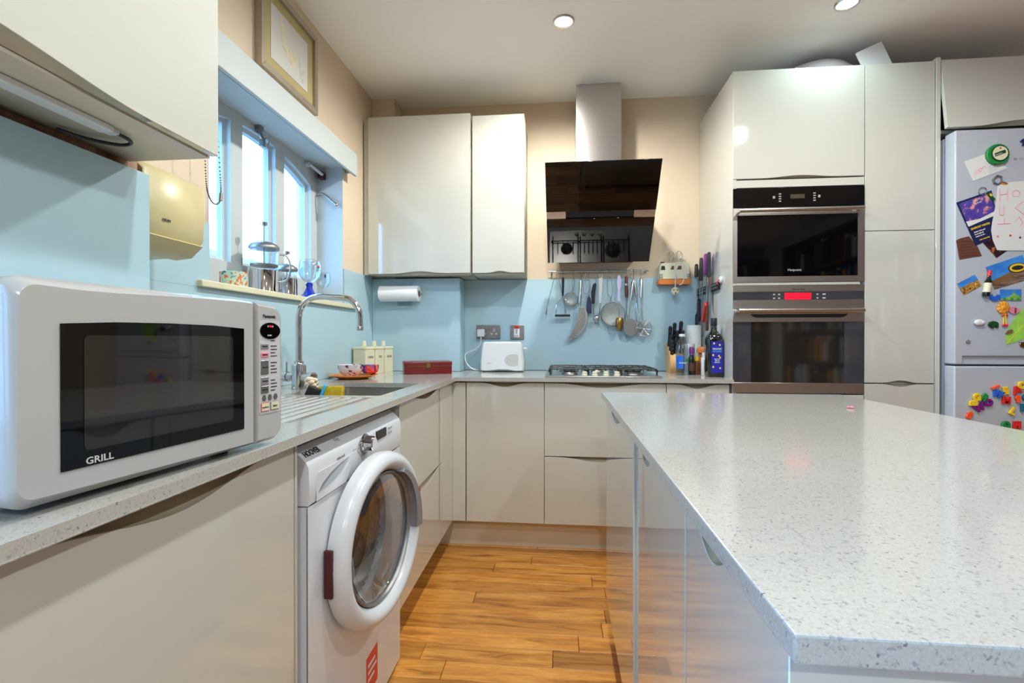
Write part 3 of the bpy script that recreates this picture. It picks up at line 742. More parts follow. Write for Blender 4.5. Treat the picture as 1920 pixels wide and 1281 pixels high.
# ------------------------------------------------------------------ ceiling downlights
WARM, COOL = (0.88, 1.0, 1.04), (0.62, 0.92, 1.0)
for i, (x, y_) in enumerate(LAMPS):
    lab = ('recessed downlight shining warm in front of the extractor', 'recessed downlight shining cool white above the oven housing', 'recessed downlight over the middle of the island', 'added unseen downlight over the passage by the washing machine', 'added unseen downlight above the camera position', 'added unseen downlight above the near end of the island', 'added unseen downlight behind the camera on the sink side', 'added unseen downlight behind the camera on the island side')[i]
    t = thing('downlight', lab, 'downlight', (x, y_, ZC), group='ceiling downlights')
    MB().lathe([(0.036, -0.001), (0.040, -0.007), (0.047, -0.007), (0.050, -0.001)], (x, y_, ZC), 28, cap=False).build('ring', 'satin_steel', t)
    MB().lathe([(0.0001, -0.0045), (0.0355, -0.0035)], (x, y_, ZC), 24, cap=False).build('lens', 'lens', t)
    d = bpy.data.lights.new('downlight_lamp', 'SPOT'); d.energy = LAMP_W * PI * (1.25, 0.12, 0.85, 0.75, 0.55, 0.30, 1.0, 1.0)[i]; d.spot_size = R(176); d.spot_blend = 0.55; d.shadow_soft_size = 0.035
    d.color = COOL if i == 1 else ((0.98, 0.97, 0.91) if i in (0, 2) else WARM)
    o = bpy.data.objects.new('downlight_lamp', d); C.objects.link(o); o.parent = t; o.location = (0, 0, -0.045)

# ------------------------------------------------------------------ extractor hood
hd = thing('extractor_hood', 'angled black glass extractor hood with steel chimney over the hob', 'extractor', (0.222, 2.9, 1.535))
T0, T1 = Vector((0, 2.475, 1.982)), Vector((0, 2.870, 1.535))
hn = Vector((0, -(T0.z - T1.z), -(T1.y - T0.y))).normalized()
def hfn(u, t, n):
    p = T0.lerp(T1, t) - hn * n
    return (u, p.y, p.z)
MB().prism([(-0.072, 0.0), (0.512, 0.0), (0.516, 0.456), (-0.070, 0.456)], 0, 0.008, hfn).build('glass_panel', 'black_glass', hd)
MB().prism([(-0.069, 0.530), (0.516, 0.530), (0.518, 1.0), (-0.067, 1.0)], 0, 0.008, hfn).build('glass_panel', 'black_glass', hd)
MB().prism([(0.036, 0.458), (0.403, 0.458), (0.403, 0.528), (0.036, 0.528)], 0.012, 0.03, hfn).build('intake_slot', 'soft_black', hd)
MB().prism([(-0.069, 0.458), (0.0355, 0.458), (0.0355, 0.528), (-0.069, 0.528)], 0.003, 0.02, hfn).build('trim_strip', 'satin_steel', hd)
MB().prism([(0.4035, 0.458), (0.515, 0.458), (0.515, 0.528), (0.4035, 0.528)], 0.003, 0.02, hfn).build('trim_strip', 'satin_steel', hd)
MB().prism([(2.555, 1.915), (2.885, 1.553), (3.010, 1.553), (3.010, 1.93), (2.62, 1.95)], 0.0, 0.445, lambda u, v, n: (n, u, v)).build('body', 'soft_black', hd)
MB().box(0.096, 0.353, 2.813, 3.010, 1.955, 2.492).build('chimney', 'duct_steel', hd)
MB().box(0.0985, 0.3505, 2.8155, 3.010, 2.4925, 2.5490).build('chimney', 'duct_steel', hd)

# ------------------------------------------------------------------ hob
hb = thing('gas_hob', 'steel gas hob with black pan supports and cream knobs', 'hob', (0.2175, 2.70, ZT))
HX0, HX1, HY0, HY1 = -0.072, 0.508, 2.448, 2.930
MB().box(HX0, HX1, HY0, HY1, ZT + 0.0003, ZT + 0.0085, bev=0.003, seg=2).build('plate', 'satin_steel', hb)
zh = ZT + 0.0087
for bx, by, r_ in ((0.055, 2.585, 0.036), (0.055, 2.80, 0.047), (0.385, 2.60, 0.047), (0.385, 2.81, 0.036), (0.215, 2.79, 0.030)):
    bn = MB().lathe([(r_ * 1.2, 0), (r_ * 1.15, 0.006), (r_ * 0.9, 0.012), (r_ * 0.9, 0.014)], (bx, by, zh), 24).build('burner', 'dull_steel', hb)
    MB().lathe([(r_ * 0.92, 0.0142), (r_ * 0.95, 0.018), (r_ * 0.8, 0.021), (0.001, 0.0215)], (bx, by, zh), 24).build('burner_cap', 'cast_iron', bn)
def grid(x0, x1):
    g = MB(); zt = zh + 0.030
    y0, y1 = 2.505, 2.905
    for x in (x0, x1):
        g.tube(smooth_path([(x, y0, zh + 0.001), (x, y0 + 0.004, zt - 0.008), (x, y0 + 0.03, zt), (x, y1 - 0.03, zt), (x, y1 - 0.004, zt - 0.008), (x, y1, zh + 0.001)], 4), 0.0045, 6)
    for y_ in (y0 + 0.03, (y0 + y1) / 2, y1 - 0.03):
        g.tube(smooth_path([(x0 - 0.006, y_, zh + 0.012), (x0 + 0.008, y_, zt - 0.001), (x1 - 0.008, y_, zt - 0.001), (x1 + 0.006, y_, zh + 0.012)], 4), 0.0045, 6)
    n = 5
    for k in range(1, n):
        x = x0 + (x1 - x0) * k / n
        for ya, yb in ((y0 + 0.03, y0 + 0.115), (y1 - 0.115, y1 - 0.03)):
            g.box(x - 0.003, x + 0.003, ya, yb, zt - 0.007, zt + 0.003)
    return g.build('pan_support', 'cast_iron', hb)
grid(-0.045, 0.135); grid(0.150, 0.300); grid(0.315, 0.492)
for kx in (0.128, 0.180, 0.236, 0.290):
    MB().lathe([(0.016, 0), (0.016, 0.004), (0.0135, 0.006), (0.0125, 0.020), (0.010, 0.022), (0.001, 0.022)], (kx, 2.476, zh), 20).build('knob', 'canister', hb)

# ------------------------------------------------------------------ sink and tap
sk = thing('sink', 'undermounted steel sink set into the quartz worktop', 'sink', (-0.78, 1.84, 0.70))
def basin(x0, x1, y0, y1, r):
    return rrect(x0, x1, y0, y1, r, 5)
rings = [(basin(SX0 - 0.012, SX1 + 0.012, SY0 - 0.012, SY1 + 0.012, 0.035), 0.8685), (basin(SX0 + 0.001, SX1 - 0.001, SY0 + 0.001, SY1 - 0.001, 0.03), 0.8685), (basin(SX0 + 0.006, SX1 - 0.006, SY0 + 0.006, SY1 - 0.006, 0.03), 0.72), (basin(SX0 + 0.03, SX1 - 0.03, SY0 + 0.03, SY1 - 0.03, 0.02), 0.700),
         (basin(SX0 + 0.028, SX1 - 0.028, SY0 + 0.028, SY1 - 0.028, 0.02), 0.696), (basin(SX0 - 0.0, SX1 + 0.0, SY0 - 0.0, SY1 + 0.0, 0.03), 0.718), (basin(SX0 - 0.012, SX1 + 0.012, SY0 - 0.012, SY1 + 0.012, 0.035), 0.866)]
k = len(rings[0][0]); vs = [(u, v, z) for P_, z in rings for u, v in P_]
fs = [[j * k + i, j * k + (i + 1) % k, ((j + 1) % len(rings)) * k + (i + 1) % k, ((j + 1) % len(rings)) * k + i] for j in range(len(rings)) for i in range(k) if j != 3]
fs += [[3 * k + i for i in range(k)], [4 * k + i for i in range(k)][::-1]]
MB().raw(vs, fs).build('bowl', 'sink_steel', sk, smooth=50)
MB().lathe([(0.045, 0.7005), (0.043, 0.704), (0.020, 0.702), (0.001, 0.702)], (-0.78, 1.84, 0), 24).build('drain', 'chrome', sk)
tp = thing('kitchen_tap', 'tall chrome swan-neck tap with two side handles behind the sink', 'tap', (-1.012, 1.80, ZT))
MB().lathe([(0.029, 0.0003), (0.029, 0.006), (0.0265, 0.008), (0.0265, 0.092), (0.020, 0.096), (0.018, 0.100), (0.018, 0.108), (0.012, 0.110)], (-1.012, 1.80, ZT), 28).build('base', 'chrome', tp)
path = smooth_path([(-1.012, 1.8, 0.998), (-1.012, 1.8, 1.08), (-1.012, 1.8, 1.165), (-1.000, 1.8, 1.210), (-0.972, 1.8, 1.238), (-0.935, 1.8, 1.248), (-0.875, 1.8, 1.246), (-0.818, 1.8, 1.241), (-0.788, 1.8, 1.224), (-0.770, 1.8, 1.196), (-0.7645, 1.8, 1.160), (-0.7645, 1.8, 1.121)], 6)
sp_ = MB().tube(path, 0.0118, 16).build('spout', 'chrome', tp)
MB().lathe([(0.0125, 0), (0.0125, 0.014), (0.0118, 0.016)], (-0.7645, 1.80, 1.117), 18).build('nozzle', 'satin_steel', sp_)
for s in (-1, 1):
    a_ = Vector((-1.012, 1.80, 0.936)); dx = Vector((0.94 * s, -0.34 * s if s < 0 else 0.34, 0)).normalized()
    dx = Vector((s * 1.0, -0.25 * s, 0)).normalized()
    h_ = MB().cyl(a_ + dx * 0.024, a_ + dx * 0.052, 0.017, n=20).cyl(a_ + dx * 0.053, a_ + dx * 0.072, 0.020, n=20)
    if s < 0: h_.cyl(a_ + dx * 0.062 + Vector((0, 0, 0.018)), a_ + dx * 0.062 + Vector((0, 0, 0.058)), 0.004, n=10)
    h_.build('tap_handle', 'chrome', tp)

# things leaning in the near corner of the sink
sb = thing('scrubbing_brush', 'black scrubbing block with a bright blue back leaning in the sink corner', 'brush', (-0.87, 1.64, 0.84))
mt_ = Matrix.Translation((-0.862, 1.632, 0.884)) @ Matrix.Rotation(R(24), 4, 'Y') @ Matrix.Rotation(R(20), 4, 'Z')
MB().box(-0.030, 0.016, -0.012, 0.012, -0.04, 0.030, bev=0.004, mtx=mt_).build('bristles', 'soft_black', sb)
MB().box(0.0165, 0.028, -0.014, 0.014, -0.05, 0.052, bev=0.004, mtx=mt_).build('handle', 'light_blue', sb)
lf = thing('cleaning_puff', 'beige frilly scrubbing puff beside the blue brush at the sink', 'scrubber', (-0.90, 1.665, 0.90))
pf = MB()
for k in range(16):
    a_ = k * 2.4; pf.ball((-0.897 + 0.014 * math.cos(a_), 1.680 + 0.014 * math.sin(a_), 0.906 + 0.0022 * k), 0.013, 0.010, 0.009, 8, 6)
pf.build('puff', 'loofah', lf)
MB().cyl((-0.897, 1.680, 0.86), (-0.897, 1.680, 0.905), 0.006, n=10).build('handle', 'wood_light', lf)
sg = thing('sponge', 'yellow ochre sponge standing in the sink corner beside the brush', 'sponge', (-0.80, 1.65, 0.86))
mt_ = Matrix.Translation((-0.800, 1.655, 0.880)) @ Matrix.Rotation(R(10), 4, 'Z') @ Matrix.Rotation(R(-12), 4, 'X')
MB().box(-0.052, 0.034, -0.014, 0.014, -0.04, 0.036, bev=0.006, seg=2, mtx=mt_).build('foam', 'sponge', sg)

# ------------------------------------------------------------------ white microwave
mw = thing('microwave', 'white countertop grill microwave with black window on the worktop', 'microwave', (-0.5765, 0.4664, ZT), R(83.35))
L = dict(world=False)
MB().box(-0.010, 0.390, 0.045, 0.345, 0.013, 0.252, bev=0.012, seg=3).build('body', 'microwave_white', mw, **L)
for fx, fy in ((0.03, 0.08), (0.35, 0.08), (0.03, 0.31), (0.35, 0.31)):
    MB().lathe([(0.014, 0.0004), (0.014, 0.013)], (fx, fy, 0), 14).build('foot', 'black_plastic', mw, **L)
r_ = 0.020
lefto = arc(-0.018 + r_, 0.262 - r_, r_, 90, 180) + arc(-0.018 + r_, 0.010 + r_, r_, 180, 270)
bow = [(0.333 - 0.351 * k / 10 * 0.9, 0.262 + 0.0 * k) for k in range(0)]
dpts = [(0.334, 0.010), (0.334, 0.258)] + [(0.30 - k * 0.05, 0.2595 + 0.0004 * k) for k in range(6)] + lefto
lf_ = lambda u, v, n: (u, n, v)
dr = MB().prism(dpts, -0.014, 0.048, lf_, bev=0.011).build('door', 'microwave_white', mw, smooth=50, **L)
win_o = [(0.302, 0.043), (0.302, 0.211), (0.24, 0.2145), (0.165, 0.2155), (0.09, 0.2145), (0.028, 0.211), (0.028, 0.043)]
MB().prism(win_o, -0.0152, -0.008, lf_).build('window', 'black_glass', dr, smooth=0, **L)
MB().prism(rrect(0.052, 0.278, 0.062, 0.198, 0.006), -0.0158, -0.0153, lf_).build('window_mesh', 'window_mesh', dr, smooth=0, **L)
text('GRILL', 0.0115, (0.053, -0.0156, 0.0455), (1, 0, 0), (0, 0, 1), 'light_grey', dr, 'lettering', world=False, bold=0.0002, wide=1.1)
cpts = [(0.3365, 0.258), (0.3365, 0.010)] + arc(0.398 - r_, 0.010 + r_ * 1.0, r_, 270, 360) + arc(0.398 - r_, 0.255 - r_, r_, 0, 90)
cp = MB().prism(cpts, -0.012, 0.048, lf_, bev=0.006).build('control_panel', 'microwave_white', mw, smooth=50, **L)
MB().prism(rrect(0.3405, 0.3935, 0.060, 0.2265, 0.004), -0.0128, -0.010, lf_).build('panel_film', 'light_grey', cp, smooth=0, **L)
text('Panasonic', 0.0082, (0.3500, -0.0122, 0.2320), (1, 0, 0), (0, 0, 1), 'ink', cp, 'logo', world=False, bold=0.0002)
MB().prism([(0.367 + 0.0255 * math.cos(2 * PI * k / 32), 0.2085 + 0.0148 * math.sin(2 * PI * k / 32)) for k in range(32)], -0.0142, -0.0125, lf_).build('display', 'black_glass', cp, smooth=0, **L)
for dx_ in (-0.008, -0.002, 0.003): pass
MB().box(0.3590, 0.3615, -0.0146, -0.0143, 0.2150, 0.2180).box(0.371, 0.3735, -0.0146, -0.0143, 0.2150, 0.2180).box(0.359, 0.361, -0.0146, -0.0143, 0.199, 0.2015).box(0.3625, 0.369, -0.0146, -0.0143, 0.199, 0.2015).build('display_marks', 'light_grey', cp, smooth=0, kind='stuff', **L)
MB().box(0.3640, 0.3692, -0.0146, -0.0143, 0.2148, 0.2182).build('display_digit', 'display_red', cp, smooth=0, **L)
for z0_, z1_, m_ in ((0.176, 0.185, 'grey_plastic'), (0.161, 0.170, 'pink'), (0.1305, 0.1555, 'dull_steel'), (0.1115, 0.1255, 'grey_plastic'), (0.0965, 0.1100, 'dull_steel')):
    bt = MB().box(0.3435, 0.3625, -0.0140, -0.0125, z0_, z1_, bev=0.0006, seg=1).build('button', m_, cp, smooth=0, **L)
    MB().box(0.3465, 0.3595, -0.0143, -0.0140, (z0_ + z1_) / 2 - 0.0012, (z0_ + z1_) / 2 + 0.0012).build('button_print', 'ink', bt, smooth=0, **L)
pr_ = MB()
for k, z_ in enumerate((0.190, 0.180, 0.174, 0.168, 0.162, 0.150, 0.144, 0.138, 0.132, 0.118, 0.112, 0.106, 0.100)):
    pr_.box(0.3685, 0.3685 + (0.016 if k % 3 else 0.011), -0.0133, -0.0129, z_, z_ + 0.0016)
pr_.build('menu_print', 'ink', cp, smooth=0, kind='stuff', **L)
for bx_ in (0.351, 0.3655, 0.3800):
    MB().prism([(bx_ + 0.0045 * math.cos(2 * PI * k / 16), 0.0885 + 0.0055 * math.sin(2 * PI * k / 16)) for k in range(16)], -0.0142, -0.0127, lf_).build('button', 'dull_steel', cp, smooth=0, **L)
for x0_, x1_, m_ in ((0.3435, 0.3640, 'label_red'), (0.3675, 0.3895, 'grey_plastic')):
    bt = MB().box(x0_, x1_, -0.0138, -0.0126, 0.0645, 0.0800, bev=0.0008, seg=1).build('button', m_, cp, smooth=0, **L)
    MB().box(x0_ + 0.0012, x1_ - 0.0012, -0.0143, -0.0138, 0.0657, 0.0788).build('button_face', 'canister', bt, smooth=0, **L)
text('Start', 0.006, (0.3720, -0.0144, 0.0702), (1, 0, 0), (0, 0, 1), 'ink', cp, 'lettering', world=False)
text('Stop/Reset', 0.0038, (0.3447, -0.0144, 0.0708), (1, 0, 0), (0, 0, 1), 'ink', cp, 'lettering', world=False)
MB().tube(smooth_path([(0.06, 0.345, 0.05), (0.05, 0.352, 0.03), (0.02, 0.354, 0.006), (-0.10, 0.352, 0.005)]), 0.003, 8).build('cord', 'white_plastic', mw, **L)

# ------------------------------------------------------------------ washing machine
wm = thing('washing_machine', 'white front-loading washing machine with round door slightly ajar', 'washing machine', (-0.525, 1.275, 0.0))
WX, WY0, WY1 = -0.533, 0.982, 1.580
DC = Vector((WX, 1.280, 0.548))
fr = MB().box(-1.095, WX - 0.22, WY0, WY1, 0.014, 0.842).box(-1.095, WX - 0.004, WY0, WY0 + 0.02, 0.014, 0.7235).box(-1.095, WX - 0.004, WY1 - 0.02, WY1, 0.014, 0.7235).box(WX - 0.22, WX - 0.004, WY0 + 0.02, WY1 - 0.02, 0.014, 0.03)
vs, fs = [], []
ang = sorted([2 * PI * k / 48 for k in range(48)] + [math.atan2(b_, a_) % (2 * PI) for a_ in (WY1 - DC.y, WY0 - DC.y) for b_ in (0.7235 - DC.z, 0.014 - DC.z)])
n = len(ang)
for k in range(n):
    t = ang[k]; c_, s_ = math.cos(t), math.sin(t)
    ky = ((WY1 - DC.y) if c_ > 0 else (DC.y - WY0)) / abs(c_) if abs(c_) > 1e-6 else 9
    kz = ((0.7235 - DC.z) if s_ > 0 else (DC.z - 0.014)) / abs(s_) if abs(s_) > 1e-6 else 9
    q = min(ky, kz)
    vs += [(WX, DC.y + q * c_, DC.z + q * s_), (WX, DC.y + 0.168 * c_, DC.z + 0.168 * s_), (WX - 0.03, DC.y + 0.160 * c_, DC.z + 0.160 * s_)]
for k in range(n):
    j = (k + 1) % n
    fs += [[k * 3, j * 3, j * 3 + 1, k * 3 + 1], [k * 3 + 1, j * 3 + 1, j * 3 + 2, k * 3 + 2]]
fr.raw(vs, fs)
fr.build('body', 'enamel', wm, smooth=30)
for fx, fy in ((-0.57, 1.02), (-0.57, 1.53), (-1.05, 1.02), (-1.05, 1.53)): MB().lathe([(0.02, 0.0005), (0.02, 0.014)], (fx, fy, 0), 12).build('foot', 'black_plastic', wm)
MB().lathe([(0.168, -0.006), (0.158, -0.030), (0.150, -0.045), (0.158, -0.060), (0.160, -0.08)], tuple(DC), 40, axis='x', cap=False).build('door_seal', 'grey_plastic', wm)
drum = MB().lathe([(0.160, -0.08), (0.19, -0.085), (0.20, -0.10), (0.20, -0.205), (0.001, -0.21)], tuple(DC), 40, axis='x', cap=False).build('drum', 'satin_steel', wm)
for k in range(3):
    t = 2 * PI * k / 3 + 0.5
    MB().tube([(WX - 0.10, DC.y + 0.185 * math.cos(t), DC.z + 0.185 * math.sin(t)), (WX - 0.20, DC.y + 0.185 * math.cos(t + 0.2), DC.z + 0.185 * math.sin(t + 0.2))], 0.016, 8).build('drum_lifter', 'dull_steel', drum)
cpz = [(WX, 0.7265), (WX + 0.002, 0.735), (WX + 0.004, 0.76), (WX + 0.002, 0.808), (WX - 0.004, 0.820), (WX - 0.034, 0.848), (WX - 0.22, 0.848), (WX - 0.22, 0.7265)]
cp = MB().prism(cpz, WY0, WY1, lambda u, v, n_: (u, n_, v), bev=0.0).build('control_panel', 'enamel', wm, smooth=30)
MB().box(-1.095, WX - 0.221, WY0 + 0.004, WY1 - 0.004, 0.8425, 0.850).build('top_panel', 'enamel', wm)
sd = Vector((-0.030, 0, 0.028)).normalized()
text('HOOVER', 0.021, Vector((WX - 0.011, 0.995, 0.8275)), (0, 1, 0), tuple(sd), 'ink', cp, 'logo', bold=0.0006, wide=0.78)
wl = lambda u, v, n_: (WX + 0.0032 + n_, u, v)
dw = MB().prism([(WY0 + 0.03, 0.7275), (1.16, 0.7275), (1.178, 0.745), (1.198, 0.790), (1.02, 0.790), (WY0 + 0.03, 0.765)], 0.0, 0.0016, wl, bev=0.0007).build('detergent_drawer', 'enamel', wm)
lens_ = [(1.018, 0.745), (1.035, 0.760), (1.075, 0.774), (1.125, 0.783), (1.175, 0.787), (1.150, 0.768), (1.105, 0.754), (1.055, 0.746)]
MB().prism(lens_, 0.0017, 0.0021, wl).build('drawer_grip', 'panel_blue', dw)
MB().prism([(1.018, 0.745), (1.035, 0.760), (1.075, 0.774), (1.125, 0.783), (1.175, 0.787), (1.125, 0.779), (1.078, 0.768), (1.042, 0.755)], 0.0022, 0.0025, wl).build('grip_shade', 'grey_plastic', dw)  # flat dark crescent; shade of the grip recess put into the colour
MB().lathe([(0.026, 0.002), (0.026, 0.006), (0.021, 0.008), (0.020, 0.028), (0.017, 0.031), (0.001, 0.031)], (WX + 0.003, 1.272, 0.800), 28, axis='x').build('programme_dial', 'chrome', wm)
MB().lathe([(0.0165, 0.0312), (0.001, 0.0316)], (WX + 0.003, 1.272, 0.800), 24, axis='x').build('dial_face', 'white_plastic', wm)
MB().box(WX + 0.002, WX + 0.0062, 1.362, 1.438, 0.789, 0.814).build('display', 'black_plastic', wm)
mk = MB()
for k in range(14):
    t = 2 * PI * k / 14
    mk.box(WX + 0.004, WX + 0.0066, 1.272 + 0.037 * math.cos(t) - 0.004, 1.272 + 0.037 * math.cos(t) + 0.004, 0.795 + 0.024 * math.sin(t) - 0.0012, 0.795 + 0.024 * math.sin(t) + 0.0012)
for k in range(4): mk.box(WX + 0.004, WX + 0.0066, 1.46 + 0.018 * (k % 2), 1.468 + 0.018 * (k % 2), 0.79 + 0.014 * (k // 2), 0.794 + 0.014 * (k // 2))
mk.build('panel_print', 'ink_grey', wm, kind='stuff')
text('vision tech', 0.012, (WX + 0.0066, 1.105, 0.794), (0, 1, 0), (0, 0, 1), 'ink', cp, 'lettering', wide=0.8)
text('A+++', 0.009, (WX + 0.0066, 1.195, 0.794), (0, 1, 0), (0, 0, 1), 'ink_grey', cp, 'lettering')
text('6 kg', 0.014, Vector((WX - 0.015, 1.140, 0.832)), (0, 1, 0), tuple(sd), 'ink_grey', cp, 'lettering')
st_ = MB().box(WX, WX + 0.001, 1.294, 1.376, 0.085, 0.192).build('sticker', 'label_red', wm)
for k, (a_, z_) in enumerate(((0.05, 0.160), (0.06, 0.140), (0.045, 0.120))):
    MB().box(WX + 0.001, WX + 0.0016, 1.305, 1.305 + a_, z_, z_ + 0.008).build('sticker_print', 'paper', st_)
door_bits = []
dd = MB().lathe([(0.172, 0.004), (0.224, 0.002), (0.226, 0.020), (0.222, 0.036), (0.212, 0.046), (0.201, 0.050), (0.190, 0.047), (0.180, 0.036), (0.172, 0.022), (0.172, 0.004)], tuple(DC), 64, axis='x', cap=False).build('door', 'enamel', wm, smooth=50)
gl = MB().lathe([(0.171, 0.024), (0.164, 0.012), (0.145, -0.004), (0.110, -0.026), (0.06, -0.034), (0.001, -0.036)], tuple(DC), 48, axis='x', cap=False).build('door_glass', 'door_glass', dd, smooth=60)
rg = MB().lathe([(0.1725, 0.030), (0.168, 0.032), (0.163, 0.026), (0.164, 0.018), (0.1725, 0.016)], tuple(DC), 48, axis='x', cap=False).build('glass_rim', 'dull_steel', dd, smooth=60)
ap = []
for k in range(13):
    t = R(64 - 76 * k / 12); ap.append((DC.y + 0.1735 * math.cos(t), DC.z + 0.1735 * math.sin(t)))
for k in range(9):
    t = R(-12 + 74 * k / 8); q = 0.218 - 0.033 * k / 8; ap.append((DC.y + q * math.cos(t), DC.z + q * math.sin(t)))
hn_ = MB().prism(ap, 0.030, 0.0525, lambda u, v, n_: (WX + n_, u, v), bev=0.002).build('handle', 'grey_plastic', dd, smooth=40)
lk = MB().box(WX + 0.040, WX + 0.0482, DC.y + 0.202, DC.y + 0.207, DC.z + 0.058, DC.z + 0.072).build('lock_mark', 'red', dd)
hg = MB().box(WX + 0.002, WX + 0.022, DC.y - 0.2315, DC.y - 0.223, DC.z - 0.055, DC.z + 0.055, bev=0.002).build('hinge', 'hinge_red', dd)
rot = Matrix.Translation((WX, 1.052, 0)) @ Matrix.Rotation(R(-7.0), 4, 'Z') @ Matrix.Translation((-WX, -1.052, 0))
rot = xf_of(wm).inverted() @ rot @ xf_of(wm)
for o_ in (dd, gl, rg, hn_, lk, hg): o_.data.transform(rot)

# ------------------------------------------------------------------ blind pelmet, picture, old wall box
pm = thing('blind_pelmet', 'long white roller-blind pelmet above the kitchen window', 'blind', (-1.11, 2.0, 1.955))
MB().box(-1.096, -1.080, 1.32, 2.510, 1.957, 2.074, bev=0.003).box(-1.1405, -1.096, 1.32, 2.510, 2.060, 2.074).box(-1.1405, -1.096, 2.496, 2.510, 1.975, 2.060).build('fascia', 'reveal_paint', pm)
MB().tube([(-1.118, 1.33, 2.02), (-1.118, 2.49, 2.02)], 0.018, 14).build('rolled_blind', 'paper', pm)
ch = MB()
loop = smooth_path([(-1.088, 1.386, 1.955), (-1.084, 1.384, 1.80), (-1.078, 1.383, 1.66), (-1.075, 1.385, 1.56), (-1.075, 1.398, 1.522), (-1.075, 1.416, 1.508), (-1.075, 1.438, 1.515), (-1.075, 1.449, 1.545), (-1.078, 1.449, 1.62), (-1.084, 1.440, 1.80), (-1.088, 1.436, 1.955)], 11)
for p in loop: ch.ball(p, 0.0026, u=6, v=4)
ch.build('bead_chain', 'bead', pm, kind='stuff')
MB().cyl((-1.075, 1.447, 1.525), (-1.075, 1.450, 1.55), 0.005, n=10).build('chain_joiner', 'dull_steel', pm)

pc = thing('framed_picture', 'framed pale watercolour above the blind pelmet under the ceiling', 'picture', (-1.125, 1.93, 2.12))
pf_ = lambda u, v, n: (-1.112 - n, u, v)
PY0, PY1, PZ0, PZ1 = 1.722, 2.148, 2.118, 2.475
pieces = (((PY0, PZ0), (PY1, PZ0), (PY1 - 0.026, PZ0 + 0.026), (PY0 + 0.026, PZ0 + 0.026)), ((PY0, PZ1), (PY1, PZ1), (PY1 - 0.026, PZ1 - 0.026), (PY0 + 0.026, PZ1 - 0.026)),
          ((PY0, PZ0), (PY0, PZ1), (PY0 + 0.026, PZ1 - 0.026), (PY0 + 0.026, PZ0 + 0.026)), ((PY1, PZ0), (PY1, PZ1), (PY1 - 0.026, PZ1 - 0.026), (PY1 - 0.026, PZ0 + 0.026)))
for q in pieces: MB().prism(list(q), 0.0, 0.028, pf_, bev=0.002).build('frame_side', 'frame_silver', pc, smooth=20)
MB().prism([(PY0 + 0.02, PZ0 + 0.02), (PY1 - 0.02, PZ0 + 0.02), (PY1 - 0.02, PZ1 - 0.02), (PY0 + 0.02, PZ1 - 0.02)], 0.012, 0.024, pf_).build('mount', 'mount_card', pc)
picture_mat('watercolour', [(0.30, (228, 226, 212)), (0.52, (232, 230, 216)), (0.58, (222, 206, 164)), (0.63, (214, 178, 136)), (0.70, (160, 186, 160))], 9)
ar = MB().prism([(PY0 + 0.075, PZ0 + 0.070), (PY1 - 0.075, PZ0 + 0.070), (PY1 - 0.075, PZ1 - 0.070), (PY0 + 0.075, PZ1 - 0.070)], 0.0105, 0.0118, pf_).build('drawing', 'paper', pc)
vase = [(1.85, 2.385), (1.862, 2.36), (1.872, 2.31), (1.90, 2.26), (1.945, 2.235), (1.975, 2.245), (1.985, 2.28), (1.965, 2.30), (1.94, 2.29), (1.915, 2.305), (1.895, 2.345), (1.88, 2.385)]
MB().prism(vase, 0.0098, 0.0105, pf_).build('wash', 'pale_wash', ar)
MB().prism([(2.0, 2.30), (2.012, 2.225), (2.03, 2.205), (2.048, 2.225), (2.05, 2.275), (2.03, 2.265), (2.02, 2.30)], 0.0098, 0.0105, pf_).build('wash', 'green_wash', ar)

yb = thing('wall_box', 'old cream plastic appliance with small dark logo hung on the wall by the window', 'appliance', (-1.04, 1.13, 1.31))
yp = [(-1.133, 1.30), (-1.133, 1.515), (-1.030, 1.513), (-0.978, 1.503), (-0.962, 1.488), (-0.958, 1.40), (-0.962, 1.345), (-0.985, 1.318), (-1.02, 1.306)]
MB().prism(yp, 1.038, 1.232, lambda u, v, n: (u, n, v), bev=0.006).build('housing', 'cream_plastic', yb, smooth=50)
MB().prism([(-0.968, 1.337), (-1.0, 1.310), (-1.04, 1.303), (-1.04, 1.298), (-0.995, 1.303), (-0.962, 1.333)], 1.045, 1.226, lambda u, v, n: (u, n, v)).build('lower_lip', 'cream_plastic', yb)
text('KRUPS', 0.0085, (-0.9578, 1.087, 1.372), (0, 1, 0), (0, 0, 1), 'ink', yb, 'logo', bold=0.0003)

